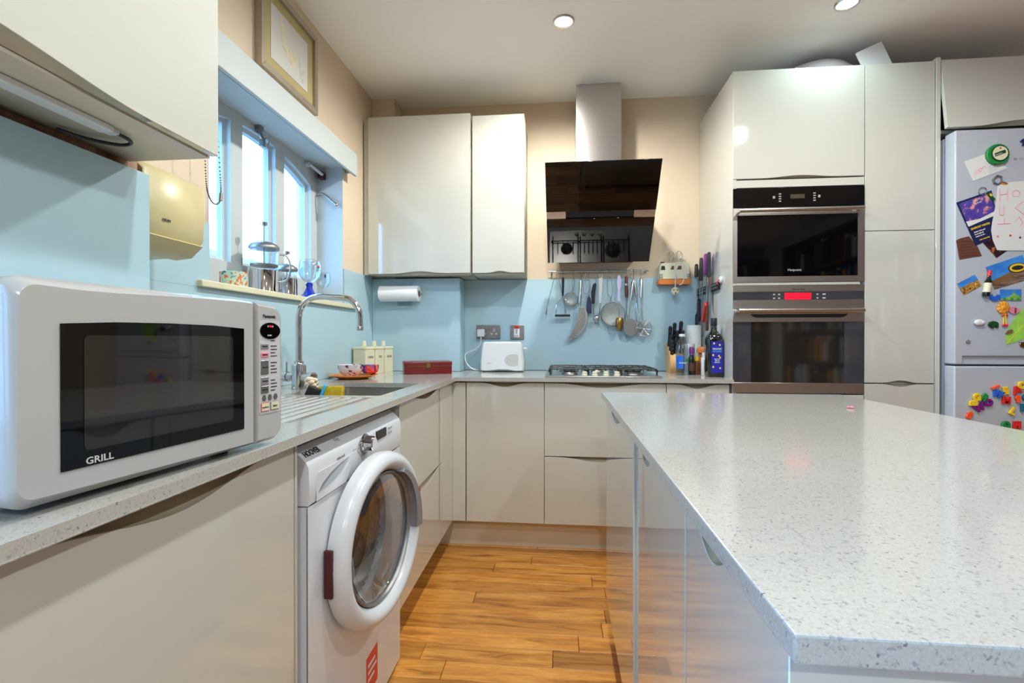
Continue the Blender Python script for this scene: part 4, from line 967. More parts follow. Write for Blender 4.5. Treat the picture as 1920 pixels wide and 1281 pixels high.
# ------------------------------------------------------------------ things on the window sill (sill top z = 1.272)
ZS = 1.272
mg = thing('floral_pot', 'small pale green pot with orange and blue flowers on the sill', 'pot', (-1.185, 1.664, ZS))
MB().lathe([(0.040, 0.0005), (0.045, 0.004), (0.046, 0.055), (0.0445, 0.056), (0.042, 0.054), (0.040, 0.008), (0.001, 0.007)], (-1.185, 1.664, ZS), 28).build('body', 'floral', mg)
def cafetiere(label, x, y, r, hb_, hg, hl, hk, ang):
    t = thing('cafetiere', label, 'cafetiere', (x, y, ZS)); c = (x, y, ZS)
    MB().lathe([(r * 1.02, 0.0005), (r * 1.03, 0.004), (r, 0.008), (r, hb_), (r - 0.002, hb_), (r - 0.002, 0.006)], c, 32, cap=False).build('metal_holder', 'chrome', t)
    MB().lathe([(0.001, 0.008), (r - 0.006, 0.009), (r - 0.003, 0.014), (r - 0.003, hg)], c, 32, cap=False).build('glass_beaker', 'clear_glass', t)
    ld = MB().lathe([(r * 1.04, hl), (r * 1.05, hl + 0.006), (r * 0.95, hl + 0.016), (r * 0.6, hl + 0.027), (0.004, hl + 0.032)], c, 32).build('lid', 'dull_steel', t)
    pl_ = MB().tube([(x, y, ZS + hg * 0.66), (x, y, ZS + hk - 0.01)], 0.0022, 8).lathe([(r * 0.92, hg * 0.62), (r * 0.94, hg * 0.62 + 0.008), (0.002, hg * 0.62 + 0.012)], c, 28).build('plunger', 'satin_steel', t)
    MB().lathe([(0.003, hk - 0.016), (0.013, hk - 0.012), (0.014, hk - 0.002), (0.012, hk), (0.001, hk)], c, 18).build('plunger_knob', 'chrome', t)
    dv = Vector((math.cos(ang), math.sin(ang), 0))
    pth = [Vector(c) + dv * (r * 0.99) + Vector((0, 0, hg * 0.93)), Vector(c) + dv * (r + 0.03) + Vector((0, 0, hg * 0.90)), Vector(c) + dv * (r + 0.043) + Vector((0, 0, hg * 0.62)), Vector(c) + dv * (r + 0.030) + Vector((0, 0, hg * 0.34)), Vector(c) + dv * (r * 0.99) + Vector((0, 0, hg * 0.27))]
    MB().tube(smooth_path(pth, 6), 0.0042, 10).build('handle', 'satin_steel', t)
cafetiere('tall glass and chrome cafetiere with its plunger raised, on the sill', -1.190, 1.855, 0.055, 0.088, 0.17, 0.176, 0.285, R(35))
cafetiere('short chrome cafetiere behind the tall one on the window sill', -1.215, 2.062, 0.044, 0.082, 0.115, 0.118, 0.205, R(-110))
gb = thing('goblet', 'clear glass goblet on a spiralling cobalt blue stem, on the sill', 'glass', (-1.165, 2.165, ZS)); c = (-1.165, 2.165, ZS)
MB().lathe([(0.045, 0.0005), (0.046, 0.005), (0.034, 0.016), (0.020, 0.036), (0.013, 0.056), (0.015, 0.062), (0.017, 0.070), (0.012, 0.076)], c, 28).build('stem', 'cobalt', gb)
MB().lathe([(0.006, 0.0765), (0.024, 0.082), (0.044, 0.105), (0.052, 0.135), (0.050, 0.165), (0.045, 0.182), (0.0435, 0.182), (0.0485, 0.165), (0.0505, 0.135), (0.0425, 0.106), (0.022, 0.084)], c, 32, cap=False).build('bowl', 'clear_glass', gb)
gb2 = MB().ball((-1.117, 2.157, ZS + 0.150), 0.004, 0.010, 0.008, 10, 6).build('motif', 'orange_red', gb)
MB().ball((-1.113, 2.152, ZS + 0.146), 0.003, 0.007, 0.005, 10, 6).build('motif_spot', 'purple', gb2)
wg = thing('wine_glass', 'plain stemmed glass with a tiny coloured motif at the sill end', 'glass', (-1.195, 2.355, ZS)); c = (-1.195, 2.355, ZS)
MB().lathe([(0.034, 0.0005), (0.034, 0.003), (0.006, 0.007), (0.004, 0.02), (0.004, 0.060), (0.008, 0.066), (0.026, 0.080), (0.036, 0.105), (0.037, 0.130), (0.034, 0.150), (0.0328, 0.150), (0.0357, 0.130), (0.0347, 0.106), (0.024, 0.082), (0.001, 0.070)], c, 28).build('bowl', 'clear_glass', wg)
mo_ = MB().ball((-1.168, 2.325, ZS + 0.128), 0.003, 0.007, 0.010, 10, 6).build('motif', 'navy', wg)

# ------------------------------------------------------------------ corner of the worktop: canisters, box, plate, bowls
cd, cn = Vector((0.208, 0.978, 0)), Vector((0.978, -0.208, 0))
labs = ('cream lidded storage canister lettered COFFEE, nearest of three', 'cream lidded storage canister lettered TEA, middle of three', 'cream lidded storage canister lettered SUGAR, against the boxed corner')
for i, wd in enumerate(('COFFEE', 'TEA', 'SUGAR')):
    o = Vector((-1.044, 2.530, ZT)) + cd * (0.0955 * i)
    t = thing('storage_canister', labs[i], 'canister', tuple(o), group='cream storage canisters')
    fn = lambda u, v, n: tuple(o + cd * u + cn * v + Vector((0, 0, n)))
    MB().prism(rrect(0.003, 0.090, -0.083, 0.0, 0.006), 0.0005, 0.135, fn).build('body', 'canister', t)
    ld = MB().prism(rrect(0.001, 0.092, -0.085, 0.002, 0.006), 0.1355, 0.152, fn, bev=0.003).build('lid', 'canister', t)
    kp = [(0.034, 0.1525), (0.058, 0.1525), (0.056, 0.163), (0.058, 0.174), (0.053, 0.184), (0.039, 0.184), (0.034, 0.174), (0.036, 0.163)]
    MB().prism(kp, -0.050, -0.032, lambda u, v, n: tuple(o + cd * u + cn * n + Vector((0, 0, v))), bev=0.003).build('knob', 'canister', ld)
    text(wd, 0.0185 if len(wd) > 3 else 0.020, o + cd * 0.0465 + cn * 0.0003 + Vector((0, 0, 0.088)), tuple(cd), (0, 0, 1), 'ink', t, 'lettering', align='CENTER', wide=0.85)
bo = Vector((-0.842, 2.571, ZT)); bu = Vector((0.262, 0.106, 0)).normalized(); bn_ = Vector((-bu.y, bu.x, 0))
bx = thing('wooden_box', 'long dark red wooden box with a small brass clasp', 'box', tuple(bo))
bf = lambda u, v, n: tuple(bo + bu * u + bn_ * v + Vector((0, 0, n)))
MB().prism(rrect(0, 0.262, 0, 0.135, 0.003, 2), 0.0005, 0.044, bf).build('body', 'red_wood', bx)
MB().prism(rrect(-0.0015, 0.2635, -0.0015, 0.1365, 0.003, 2), 0.0455, 0.070, bf, bev=0.002).build('lid', 'red_wood', bx)
MB().prism([(0.004, 0.0437), (0.258, 0.0437), (0.258, 0.0457), (0.004, 0.0457)], 0.0, 0.0008, lambda u, v, n: tuple(bo + bu * u - bn_ * n + Vector((0, 0, v)))).build('inlay', 'brass', bx)
MB().prism(rrect(0.120, 0.142, 0.036, 0.060, 0.003, 2), 0.0015, 0.005, lambda u, v, n: tuple(bo + bu * u - bn_ * n + Vector((0, 0, v)))).build('clasp', 'brass', bx)
pl = thing('orange_plate', 'shallow bright orange plate on the worktop behind the sink', 'plate', (-1.010, 2.300, ZT))
MB().lathe([(0.065, 0.0005), (0.075, 0.003), (0.095, 0.010), (0.116, 0.017), (0.1155, 0.0195), (0.094, 0.013), (0.070, 0.007), (0.001, 0.0065)], (-1.010, 2.300, ZT), 40).build('dish', 'orange', pl)
b1 = thing('patterned_bowl', 'white bowl painted with purple tulips, on the orange plate', 'bowl', (-1.012, 2.270, ZT + 0.0075))
MB().lathe([(0.028, 0.0003), (0.030, 0.006), (0.048, 0.022), (0.058, 0.042), (0.061, 0.062), (0.059, 0.062), (0.055, 0.042), (0.045, 0.024), (0.001, 0.011)], (-1.012, 2.270, ZT + 0.0075), 36).build('bowl', 'bowl_pattern', b1)
b2 = thing('patterned_cup', 'purple-blue cup painted with a red and orange flower, behind the tulip bowl', 'cup', (-0.962, 2.372, ZT + 0.015))
MB().lathe([(0.024, 0.0045), (0.026, 0.006), (0.038, 0.014), (0.043, 0.034), (0.044, 0.048), (0.042, 0.048), (0.040, 0.034), (0.034, 0.018), (0.001, 0.010)], (-0.955, 2.372, ZT + 0.0145), 30).build('bowl', 'blue_pattern', b2)
fl = MB()
for k in range(8): fl.ball((-0.916 + 0.001 * k, 2.352 + 0.010 * math.sin(k * PI / 4), ZT + 0.050 + 0.010 * math.cos(k * PI / 4)), 0.004, 0.0075, 0.0075, 8, 6)
fl.ball((-0.912, 2.352, ZT + 0.050), 0.006, 0.006, 0.006, 8, 6)
fl.build('painted_flower', 'orange_red', b2)

# kitchen roll under the wall cupboard
kr = thing('kitchen_roll', 'white kitchen roll hanging under the wide wall cupboard', 'kitchen roll', (-0.944, 2.80, 1.354))
MB().tube([(-1.062, 2.80, 1.354), (-0.826, 2.80, 1.354)], 0.046, 36).build('paper_roll', 'kitchen_paper', kr)
MB().tube([(-0.8275, 2.80, 1.354), (-0.8245, 2.80, 1.354)], 0.019, 24).build('core', 'cork_brown', kr)
MB().box(-0.975, -0.885, 2.849, 2.8535, 1.285, 1.425, bev=0.001, seg=1).build('wall_plate', 'clear_glass', kr)
for xa in (-1.070, -0.8235):
    MB().box(xa, xa + 0.005, 2.790, 2.8535, 1.346, 1.362, bev=0.001, seg=1).build('bracket', 'clear_glass', kr)

# ------------------------------------------------------------------ sockets, toaster
def plate_(name, label, cat, x0, x1, z0, z1):
    t = thing(name, label, cat, ((x0 + x1) / 2, YB - 0.008, (z0 + z1) / 2))
    MB().box(x0, x1, YB - 0.016, YB - 0.0075, z0, z1, bev=0.002).build('plate', 'dull_steel', t); return t
so = plate_('double_socket', 'brushed double wall socket above the toaster', 'socket', -0.517, -0.367, 1.085, 1.172)
ys = YB - 0.0165
for ox in (-0.478, -0.405):
    MB().box(ox - 0.006, ox + 0.006, ys - 0.0015, ys, 1.132, 1.148, bev=0.001).box(ox - 0.02, ox - 0.008, ys - 0.0015, ys, 1.112, 1.122, bev=0.001).box(ox + 0.008, ox + 0.02, ys - 0.0015, ys, 1.112, 1.122, bev=0.001).build('socket_face', 'white_plastic', so, kind='stuff')
    MB().box(ox - 0.0025, ox + 0.0025, ys - 0.0022, ys - 0.0015, 1.136, 1.145).box(ox - 0.016, ox - 0.012, ys - 0.0022, ys - 0.0015, 1.1155, 1.1185).box(ox + 0.012, ox + 0.016, ys - 0.0022, ys - 0.0015, 1.1155, 1.1185).build('pin_hole', 'ink', so, kind='stuff')
for ox in (-0.447, -0.428): MB().box(ox - 0.006, ox + 0.006, ys - 0.004, ys, 1.138, 1.160, bev=0.002).build('rocker', 'dull_steel', so)
sw = plate_('cooker_switch', 'square steel wall switch with a red rocker', 'switch', -0.303, -0.217, 1.083, 1.170)
MB().box(-0.281, -0.245, ys - 0.0015, ys, 1.096, 1.150, bev=0.0006, seg=1).build('label_plate', 'white_plastic', sw)
MB().box(-0.275, -0.249, ys - 0.006, ys - 0.0001, 1.150, 1.168, bev=0.002).build('rocker', 'red', sw)
MB().box(-0.268, -0.258, ys - 0.0022, ys - 0.0015, 1.118, 1.144).build('symbol', 'ink_grey', sw)
text('HOB', 0.012, (-0.278, ys - 0.0016, 1.1), (1, 0, 0), (0, 0, 1), 'ink', sw, 'lettering')
pg = thing('plug', 'white three-pin plug in the double socket with cable to the toaster', 'plug', (-0.484, 2.98, 1.12))
MB().box(-0.508, -0.460, 2.962, ys - 0.0025, 1.098, 1.146, bev=0.006, seg=3).build('body', 'white_plastic', pg)
MB().tube(smooth_path([(-0.484, 2.972, 1.099), (-0.484, 2.970, 1.075), (-0.490, 2.965, 1.045), (-0.520, 2.955, 1.018), (-0.566, 2.945, 1.000), (-0.578, 2.940, 0.975), (-0.566, 2.935, 0.935), (-0.535, 2.93, 0.905), (-0.500, 2.935, 0.8955), (-0.46, 2.955, 0.8945)], 6), 0.0035, 8).build('cable', 'white_plastic', pg)
to = thing('toaster', 'white rounded toaster with a grey printed oval, by the wall sockets', 'toaster', (-0.335, 2.89, ZT))
tf = lambda u, v, n: (u, n, v)
tpts = [(-0.466, 0.902), (-0.460, 0.895), (-0.42, 0.8935), (-0.36, 0.8985), (-0.30, 0.8985), (-0.25, 0.8935), (-0.212, 0.895), (-0.206, 0.902), (-0.207, 0.955), (-0.217, 1.030), (-0.222, 1.060), (-0.232, 1.068), (-0.330, 1.0705), (-0.440, 1.068), (-0.450, 1.060), (-0.457, 1.030), (-0.466, 0.950)]
MB().prism(tpts, 2.825, 2.955, tf, bev=0.010).build('body', 'white_plastic', to, smooth=50)
for fx in (-0.44, -0.23): MB().box(fx - 0.012, fx + 0.012, 2.84, 2.94, 0.8903, 0.8934).build('foot', 'rubber', to)
for yy in (2.865, 2.905): MB().box(-0.42, -0.25, yy, yy + 0.018, 1.0712, 1.0722).build('slot', 'soft_black', to)
ov_ = [(-0.268 + 0.052 * math.cos(2 * PI * k / 32), 0.960 + 0.036 * math.sin(2 * PI * k / 32)) for k in range(32)]
ov_ = [(min(u, -0.238), v) for u, v in ov_]
MB().prism(ov_, 2.8245, 2.8255, tf).build('printed_oval', 'silver_print', to)
MB().box(-0.2135, -0.190, 2.880, 2.902, 1.022, 1.034, bev=0.003).build('lever', 'white_plastic', to)
text('toast', 0.013, (-0.425, 2.8245, 0.940), (1, 0, 0), (0, 0, 1), 'light_grey', to, 'lettering')

# ------------------------------------------------------------------ worktop end: knife block, bottles
zt_ = ZT + 0.0004
kb = thing('knife_block', 'pale wooden knife block with nine black riveted handles', 'knife block', (0.668, 2.90, ZT))
kpts = [(2.835, zt_), (2.955, zt_), (2.975, 1.055), (2.945, 1.060), (2.85, 0.985)]
MB().prism(kpts, 0.633, 0.722, lambda u, v, n: (n, u, v)).build('block', 'wood_light', kb, smooth=20)
MB().box(0.690, 0.712, 2.8335, 2.8395, 0.935, 0.952).build('badge', 'ink', kb)
for hx, hy, hz, hl in ((0.645, 2.93, 1.035, 0.13), (0.672, 2.945, 1.04, 0.145), (0.708, 2.945, 1.04, 0.155), (0.646, 2.90, 1.00, 0.115), (0.684, 2.915, 1.015, 0.125), (0.712, 2.915, 1.02, 0.12), (0.648, 2.872, 0.985, 0.095), (0.668, 2.880, 0.99, 0.105), (0.700, 2.882, 0.995, 0.11)):
    dv = Vector((0, -0.30, 1)).normalized(); p = Vector((hx, hy, hz))
    kn = MB().tube([p - dv * 0.01, p + dv * 0.01, p + dv * hl * 0.5, p + dv * (hl - 0.01), p + dv * hl], [0.009, 0.0105, 0.0095, 0.0115, 0.007], 10).build('knife_handle', 'black_plastic', kb)
    rv = MB()
    for k in (0.25, 0.5, 0.75): rv.ball(p + dv * hl * k + Vector((0, -0.0095, -0.002)), 0.0022, u=6, v=4)
    rv.build('rivet', 'chrome', kn, kind='stuff')
wb = thing('water_bottle', 'clear plastic bottle with a blue label beside the knife block', 'bottle', (0.664, 2.700, ZT)); c = (0.664, 2.700, zt_)
MB().lathe([(0.029, 0), (0.032, 0.004), (0.033, 0.02), (0.031, 0.05), (0.033, 0.08), (0.033, 0.13), (0.030, 0.155), (0.020, 0.185), (0.0145, 0.200), (0.014, 0.207)], c, 28).build('body', 'bottle_plastic', wb)
MB().lathe([(0.016, 0.2075), (0.0165, 0.210), (0.0165, 0.221), (0.001, 0.2225)], c, 22).build('cap', 'white_plastic', wb)
def wrap(c, r, z0, z1, a0, a1, n=14):
    vs, fs = [], []
    for k in range(n + 1):
        t = R(a0 + (a1 - a0) * k / n); vs += [(c[0] + r * math.cos(t), c[1] + r * math.sin(t), c[2] + z0), (c[0] + r * math.cos(t), c[1] + r * math.sin(t), c[2] + z1)]
    for k in range(n): fs.append([2 * k, 2 * k + 2, 2 * k + 3, 2 * k + 1])
    return MB().raw(vs, fs)
wrap(c, 0.0336, 0.035, 0.105, 190, 268).build('label', 'blue', wb, smooth=60)
wrap(c, 0.0339, 0.072, 0.088, 285, 335).build('label_patch', 'green', wb, smooth=60)
text('water', 0.017, (0.6415, 2.6745, zt_ + 0.062), Vector((0.88, -0.47, 0)), (0, 0, 1), 'paper', wb, 'lettering')
db = thing('sauce_bottle', 'small dark bottle with a purple cap behind the plastic bottle', 'bottle', (0.719, 2.725, ZT)); c = (0.719, 2.725, zt_)
MB().lathe([(0.017, 0), (0.018, 0.003), (0.018, 0.080), (0.012, 0.100), (0.010, 0.112)], c, 22).build('body', 'oil_glass', db)
MB().lathe([(0.012, 0.1125), (0.012, 0.145), (0.009, 0.150), (0.001, 0.151)], c, 18).build('cap', 'purple', db)
wrap(c, 0.0183, 0.02, 0.065, 200, 330).build('label', 'leather', db, smooth=60)
jr = thing('spice_jar', 'small amber jar with a yellow lid between dark bottle and white tub', 'jar', (0.752, 2.745, ZT)); c = (0.752, 2.745, zt_)
MB().lathe([(0.015, 0), (0.016, 0.003), (0.016, 0.066), (0.013, 0.074)], c, 20).build('body', 'brown_glass', jr)
MB().lathe([(0.0145, 0.0745), (0.0145, 0.096), (0.001, 0.097)], c, 18).build('lid', 'yellow', jr)
pmx = thing('pepper_mill', 'turned orange-brown wooden pepper mill with a mushroom top', 'pepper mill', (0.794, 2.775, ZT)); c = (0.794, 2.775, zt_)
MB().lathe([(0.026, 0), (0.027, 0.006), (0.020, 0.03), (0.018, 0.07), (0.024, 0.10), (0.026, 0.112)], c, 24).build('body', 'wood_orange', pmx)
MB().lathe([(0.018, 0.1125), (0.034, 0.118), (0.036, 0.132), (0.030, 0.146), (0.012, 0.152), (0.001, 0.153)], c, 26).build('top', 'wood_orange', pmx)
MB().cyl((c[0], c[1], c[2] + 0.1535), (c[0], c[1], c[2] + 0.205), 0.003, n=8).build('spindle', 'dull_steel', pmx)
wt_ = thing('medicine_bottle', 'small white bottle with fine dark print beside the oil bottle', 'bottle', (0.776, 2.682, ZT)); c = (0.776, 2.682, zt_)
MB().lathe([(0.016, 0), (0.0175, 0.003), (0.0175, 0.092), (0.012, 0.100), (0.012, 0.103)], c, 22).build('body', 'white_plastic', wt_)
MB().lathe([(0.0135, 0.1035), (0.0135, 0.122), (0.001, 0.123)], c, 18).build('cap', 'white_plastic', wt_)
pq = MB()
for k in range(7): pq.box(c[0] - 0.009, c[0] + 0.008 - 0.002 * (k % 3), c[1] - 0.0178, c[1] - 0.0172, c[2] + 0.03 + 0.008 * k, c[2] + 0.034 + 0.008 * k)
pq.build('print', 'ink_grey', wt_, kind='stuff')
kr2 = thing('standing_paper_roll', 'standing white paper roll behind the jars at the worktop end', 'kitchen roll', (0.785, 2.935, ZT)); c = (0.785, 2.935, zt_)
MB().lathe([(0.020, 0.001), (0.044, 0.001), (0.044, 0.275), (0.020, 0.275)], c, 32, cap=False).build('paper', 'kitchen_paper', kr2)
MB().lathe([(0.0195, 0.001), (0.0195, 0.276), (0.017, 0.276)], c, 20, cap=False).build('core', 'cork_brown', kr2)
tb = thing('white_tub', 'white plastic tub with a blue label in front of the paper roll', 'tub', (0.735, 2.822, ZT)); c = (0.735, 2.822, zt_)
MB().lathe([(0.026, 0), (0.028, 0.004), (0.028, 0.15), (0.026, 0.152)], c, 26).build('body', 'white_plastic', tb)
MB().lathe([(0.0285, 0.1525), (0.0285, 0.166), (0.001, 0.167)], c, 24).build('lid', 'white_plastic', tb)
wrap(c, 0.0283, 0.115, 0.145, 265, 330).build('label', 'light_blue', tb, smooth=60)
ol = thing('olive_oil_bottle', 'tall dark olive oil bottle with a bright blue label', 'bottle', (0.795, 2.59, ZT)); oc_ = (0.795, 2.588, zt_)
def sqring(h, q, r): return [(oc_[0] + u, oc_[1] + v, oc_[2] + h) for u, v in rrect(-q, q, -q, q, r, 4)]
rg_ = [sqring(0, 0.034, 0.008), sqring(0.004, 0.037, 0.009), sqring(0.19, 0.037, 0.009), sqring(0.208, 0.034, 0.012), sqring(0.224, 0.024, 0.015), sqring(0.236, 0.0155, 0.0145), sqring(0.262, 0.0135, 0.0134)]
k = len(rg_[0]); MB().raw([p for q in rg_ for p in q], [[j * k + i, j * k + (i + 1) % k, (j + 1) * k + (i + 1) % k, (j + 1) * k + i] for j in range(len(rg_) - 1) for i in range(k)] + [list(range(k))[::-1], [(len(rg_) - 1) * k + i for i in range(k)]]).build('body', 'oil_glass', ol, smooth=50)
MB().lathe([(0.0150, 0.2625), (0.0155, 0.264), (0.0155, 0.300), (0.0145, 0.302), (0.001, 0.302)], oc_, 22).build('cap', 'black_plastic', ol)
lb = MB().box(oc_[0] - 0.024, oc_[0] + 0.034, oc_[1] - 0.0378, oc_[1] - 0.0371, oc_[2] + 0.022, oc_[2] + 0.182).build('label', 'oil_label', ol)
yl = oc_[1] - 0.0379
for body_, sz, zz, m_ in (('ORGANIC', 0.0125, 0.140, 'paper'), ('KITCHEN', 0.0125, 0.127, 'light_blue'), ('extra virgin', 0.0075, 0.090, 'paper'), ('olive oil', 0.0085, 0.081, 'paper'), ('cold pressed', 0.0065, 0.073, 'paper')):
    text(body_, sz, (oc_[0] + 0.005, yl, oc_[2] + zz), (1, 0, 0), (0, 0, 1), m_, lb, 'lettering', align='CENTER', wide=0.8, bold=0.0003)
for ux, uz in ((-0.010, 0.172), (0.018, 0.164), (-0.014, 0.112), (0.014, 0.108), (0.020, 0.100), (0.020, 0.046), (-0.014, 0.052)):
    MB().lathe([(0.0001, -0.0009), (0.0055, -0.0006), (0.0055, 0)], (oc_[0] + ux, yl + 0.0007, oc_[2] + uz), 12, axis='y', sx=1.0, sy=0.8).build('olive_print', 'yellow', lb)

# ------------------------------------------------------------------ utensil rail under the hood and what hangs on it
# chart() turns the rail's own chart units (0.45 mm) into metres on the wall
chart = lambda u, v: (-0.156 + u * 0.0004517, 1.631 - v * 0.000465)
RY, RZ = 2.984, 1.498
rl = thing('utensil_rail', 'thin steel utensil rail on the wall below the extractor', 'rail', (0.24, RY, RZ))
MB().tube([(-0.062, RY, RZ), (0.540, RY, RZ)], 0.0042, 12).build('bar', 'satin_steel', rl)
for x in (-0.045, 0.525): MB().cyl((x, RY, RZ), (x, YB - 0.0005, RZ), 0.006, n=12).ball((x, RY, RZ), 0.0075, u=10, v=8).build('bracket', 'satin_steel', rl)
def hook(t, u, v, yu):
    x, z = chart(u, v)
    MB().tube(smooth_path([(x, RY + 0.007, RZ - 0.004), (x, RY + 0.006, RZ + 0.006), (x, RY - 0.002, RZ + 0.0075), (x, RY - 0.0075, RZ), (x, (RY + yu) / 2 - 0.004, (RZ + z) / 2), (x, yu, z - 0.004), (x, yu + 0.002, z - 0.012), (x, yu + 0.004, z - 0.006)], 4), 0.0013, 6).build('hook', 'dull_steel', t)
def W3(u, v, y): x, z = chart(u, v); return (x, y, z)
def utensil(name, label, u, v, y):
    x, z = chart(u, v)
    t = thing(name, label, 'utensil', (x, y, z)); hook(t, u, v, y); return t
Y1, Y2 = 2.974, 2.962
t = utensil('kitchen_tongs', 'thin steel tongs with spread legs, first on the utensil rail', 310, 372, Y1)
for e, b_ in (((168, 850), (270, 400)), ((428, 835), (345, 400))):
    MB().tube([W3(310, 376, Y1), W3(b_[0], b_[1], Y1), W3(e[0], e[1] - 70, Y1)], 0.0016, 8).build('leg', 'dull_steel', t)
    MB().tube([W3(e[0] + (12 if e[0] < 300 else -4), e[1] - 75, Y1), W3(e[0] + 3, e[1] - 30, Y1), W3(e[0], e[1], Y1)], [0.0018, 0.0050, 0.0042], 8).build('tip', 'grey_plastic', t)
t = utensil('potato_masher', 'potato masher with black handle and black grid bar', 398, 378, Y2)
MB().tube([W3(398, 368, Y2), W3(398, 400, Y2), W3(396, 500, Y2), W3(394, 612, Y2)], [0.006, 0.0085, 0.007, 0.0055], 10).build('handle', 'soft_black', t)
MB().tube(smooth_path([W3(390, 612, Y2), W3(370, 655, Y2), W3(312, 715, Y2), W3(304, 790, Y2), W3(306, 860, Y2)], 4), 0.0020, 8).tube(smooth_path([W3(400, 612, Y2), W3(425, 655, Y2), W3(478, 710, Y2), W3(486, 790, Y2), W3(484, 860, Y2)], 4), 0.0020, 8).build('frame', 'chrome', t)
x0, z0 = chart(288, 862); x1, z1 = chart(494, 868)
MB().box(x0, x1, Y2 - 0.012, Y2 + 0.012, z1 - 0.006, z0 + 0.004, bev=0.003).build('mash_plate', 'soft_black', t)
def strainer(t, cx, cy, r, loop, y, m_='dull_steel'):
    x, z = chart(cx, cy)
    MB().tube([(x + r * math.cos(2 * PI * k / 36), y, z + r * math.sin(2 * PI * k / 36)) for k in range(36)], 0.0026, 8, closed=True).build('rim', m_, t)
    MB().lathe([(r * 0.97, 0.0), (r * 0.9, 0.006), (r * 0.6, 0.014), (0.001, 0.017)], (x, y - 0.009, z), 30, axis='y', cap=False).build('mesh_bowl', 'mesh_gauze', t)
    MB().tube(smooth_path([W3(u, v, y) for u, v in loop], 5), 0.0016, 8).build('handle', 'dull_steel', t)
t = utensil('small_strainer', 'small round mesh strainer with a wire loop handle', 540, 372, Y1)
strainer(t, 505, 652, 0.0415, [(516, 556), (524, 500), (520, 440), (532, 375), (552, 375), (550, 430), (536, 500), (522, 556)], Y1)
t = utensil('crescent_grater', 'crescent-shaped perforated steel grater with a tube handle', 630, 405, Y2)
MB().tube([W3(632, 402, Y2), W3(630, 440, Y2), W3(622, 700, Y2)], [0.004, 0.0092, 0.0092], 12).tube([W3(621, 700, Y2), W3(620, 755, Y2)], 0.004, 8).build('handle', 'satin_steel', t)
outl = [(604, 752), (690, 752), (722, 840), (724, 920), (700, 1010), (655, 1080), (590, 1140), (520, 1178), (462, 1190), (458, 1170), (500, 1110), (548, 1030), (580, 940), (596, 850)]
gp = [chart(u, v) for u, v in outl]
MB().prism(gp, 0, 0.0012, lambda u, v, n: (u, Y2 + 0.002 - n, v)).build('blade', 'satin_steel', t, smooth=30)
hl_ = MB()
for i in range(24):
    fv = i / 23; cv = 775 + fv * 385
    lo = 606 - max(0, fv - 0.15) ** 1.5 * 165; hi = 690 + 30 * math.sin(fv * 2.2) - max(0, fv - 0.35) ** 1.6 * 330
    for j in range(5):
        uu = lo + (hi - lo) * (j + 0.5 + 0.3 * (i % 2)) / 5.6
        x, z = chart(uu, cv); hl_.box(x - 0.0022, x + 0.0022, Y2 - 0.0002, Y2 + 0.0009, z - 0.0020, z + 0.0020)
hl_.build('holes', 'rubber', t, kind='stuff')
t = utensil('wire_loop', 'bent chrome wire loop hanging from two hooks', 692, 300, Y1)
MB().tube(smooth_path([W3(632, 330, Y1), W3(660, 420, Y1), W3(668, 520, Y1), W3(690, 575, Y1), W3(725, 575, Y1), W3(752, 500, Y1), W3(758, 410, Y1), W3(715, 408, Y1)], 5), 0.0016, 8).tube(smooth_path([W3(690, 300, Y1), W3(705, 345, Y1), W3(680, 420, Y1)], 5), 0.0016, 8).tube(smooth_path([W3(625, 410, Y1), W3(668, 330, Y1), W3(692, 296, Y1)], 5), 0.0014, 8).build('wire', 'chrome', t)
t = utensil('ice_cream_scoop', 'scoop with ribbed black handle and curled steel head', 822, 300, Y2)
MB().tube([W3(828, 452, Y2), W3(818, 470, Y2), W3(800, 560, Y2), W3(796, 640, Y2), W3(800, 715, Y2)], [0.006, 0.0105, 0.0120, 0.0105, 0.0085], 12).build('handle', 'soft_black', t)
MB().tube(smooth_path([W3(822, 300, Y2), W3(836, 400, Y2), W3(828, 455, Y2)], 4), 0.0014, 6).tube([W3(798, 715, Y2), W3(798, 760, Y2), W3(800, 860, Y2)], 0.0052, 10).build('shaft', 'dull_steel', t)
x, z = chart(842, 905); MB().ball((x, Y2 - 0.004, z), 0.017, 0.012, 0.020, 14, 10).build('head', 'satin_steel', t)
t = utensil('scraper', 'navy blue pointed plastic scraper', 745, 600, Y1)
MB().prism([chart(u, v) for u, v in ((745, 608), (765, 640), (778, 700), (780, 842), (708, 842), (712, 720), (724, 645))], 0, 0.008, lambda u, v, n: (u, Y1 + 0.004 - n, v), bev=0.002).build('blade', 'navy', t)
t = utensil('white_spatula', 'narrow white plastic spatula handle on the rail', 902, 345, Y1)
MB().tube([W3(902 + 22 * math.cos(a_ * PI / 6), 352 + 20 * math.sin(a_ * PI / 6), Y1) for a_ in range(12)], 0.0022, 8, closed=True).build('hanging_eye', 'canister', t)
MB().prism([chart(u, v) for u, v in ((874, 380), (926, 380), (906, 705), (880, 705))], 0, 0.004, lambda u, v, n: (u, Y1 + 0.002 - n, v), bev=0.001).build('handle', 'paper', t)
t = utensil('large_strainer', 'large round mesh strainer with a long wire loop handle', 1010, 358, Y1)
strainer(t, 1062, 850, 0.072, [(1024, 690), (1030, 640), (996, 590), (986, 480), (992, 380), (1015, 360), (1040, 385), (1052, 480), (1054, 580), (1038, 640), (1040, 690)], Y1)
x, z = chart(886, 850)
ex = MB().tube([W3(890, 760, Y1), W3(878, 850, Y1), W3(876, 905, Y1), W3(905, 915, Y1)], 0.0022, 8).tube(smooth_path([W3(985, 1000, Y1), W3(1010, 1055, Y1), W3(1040, 1062, Y1), W3(1085, 1060, Y1)], 4), 0.0018, 8).build('rest_wire', 'dull_steel', t)
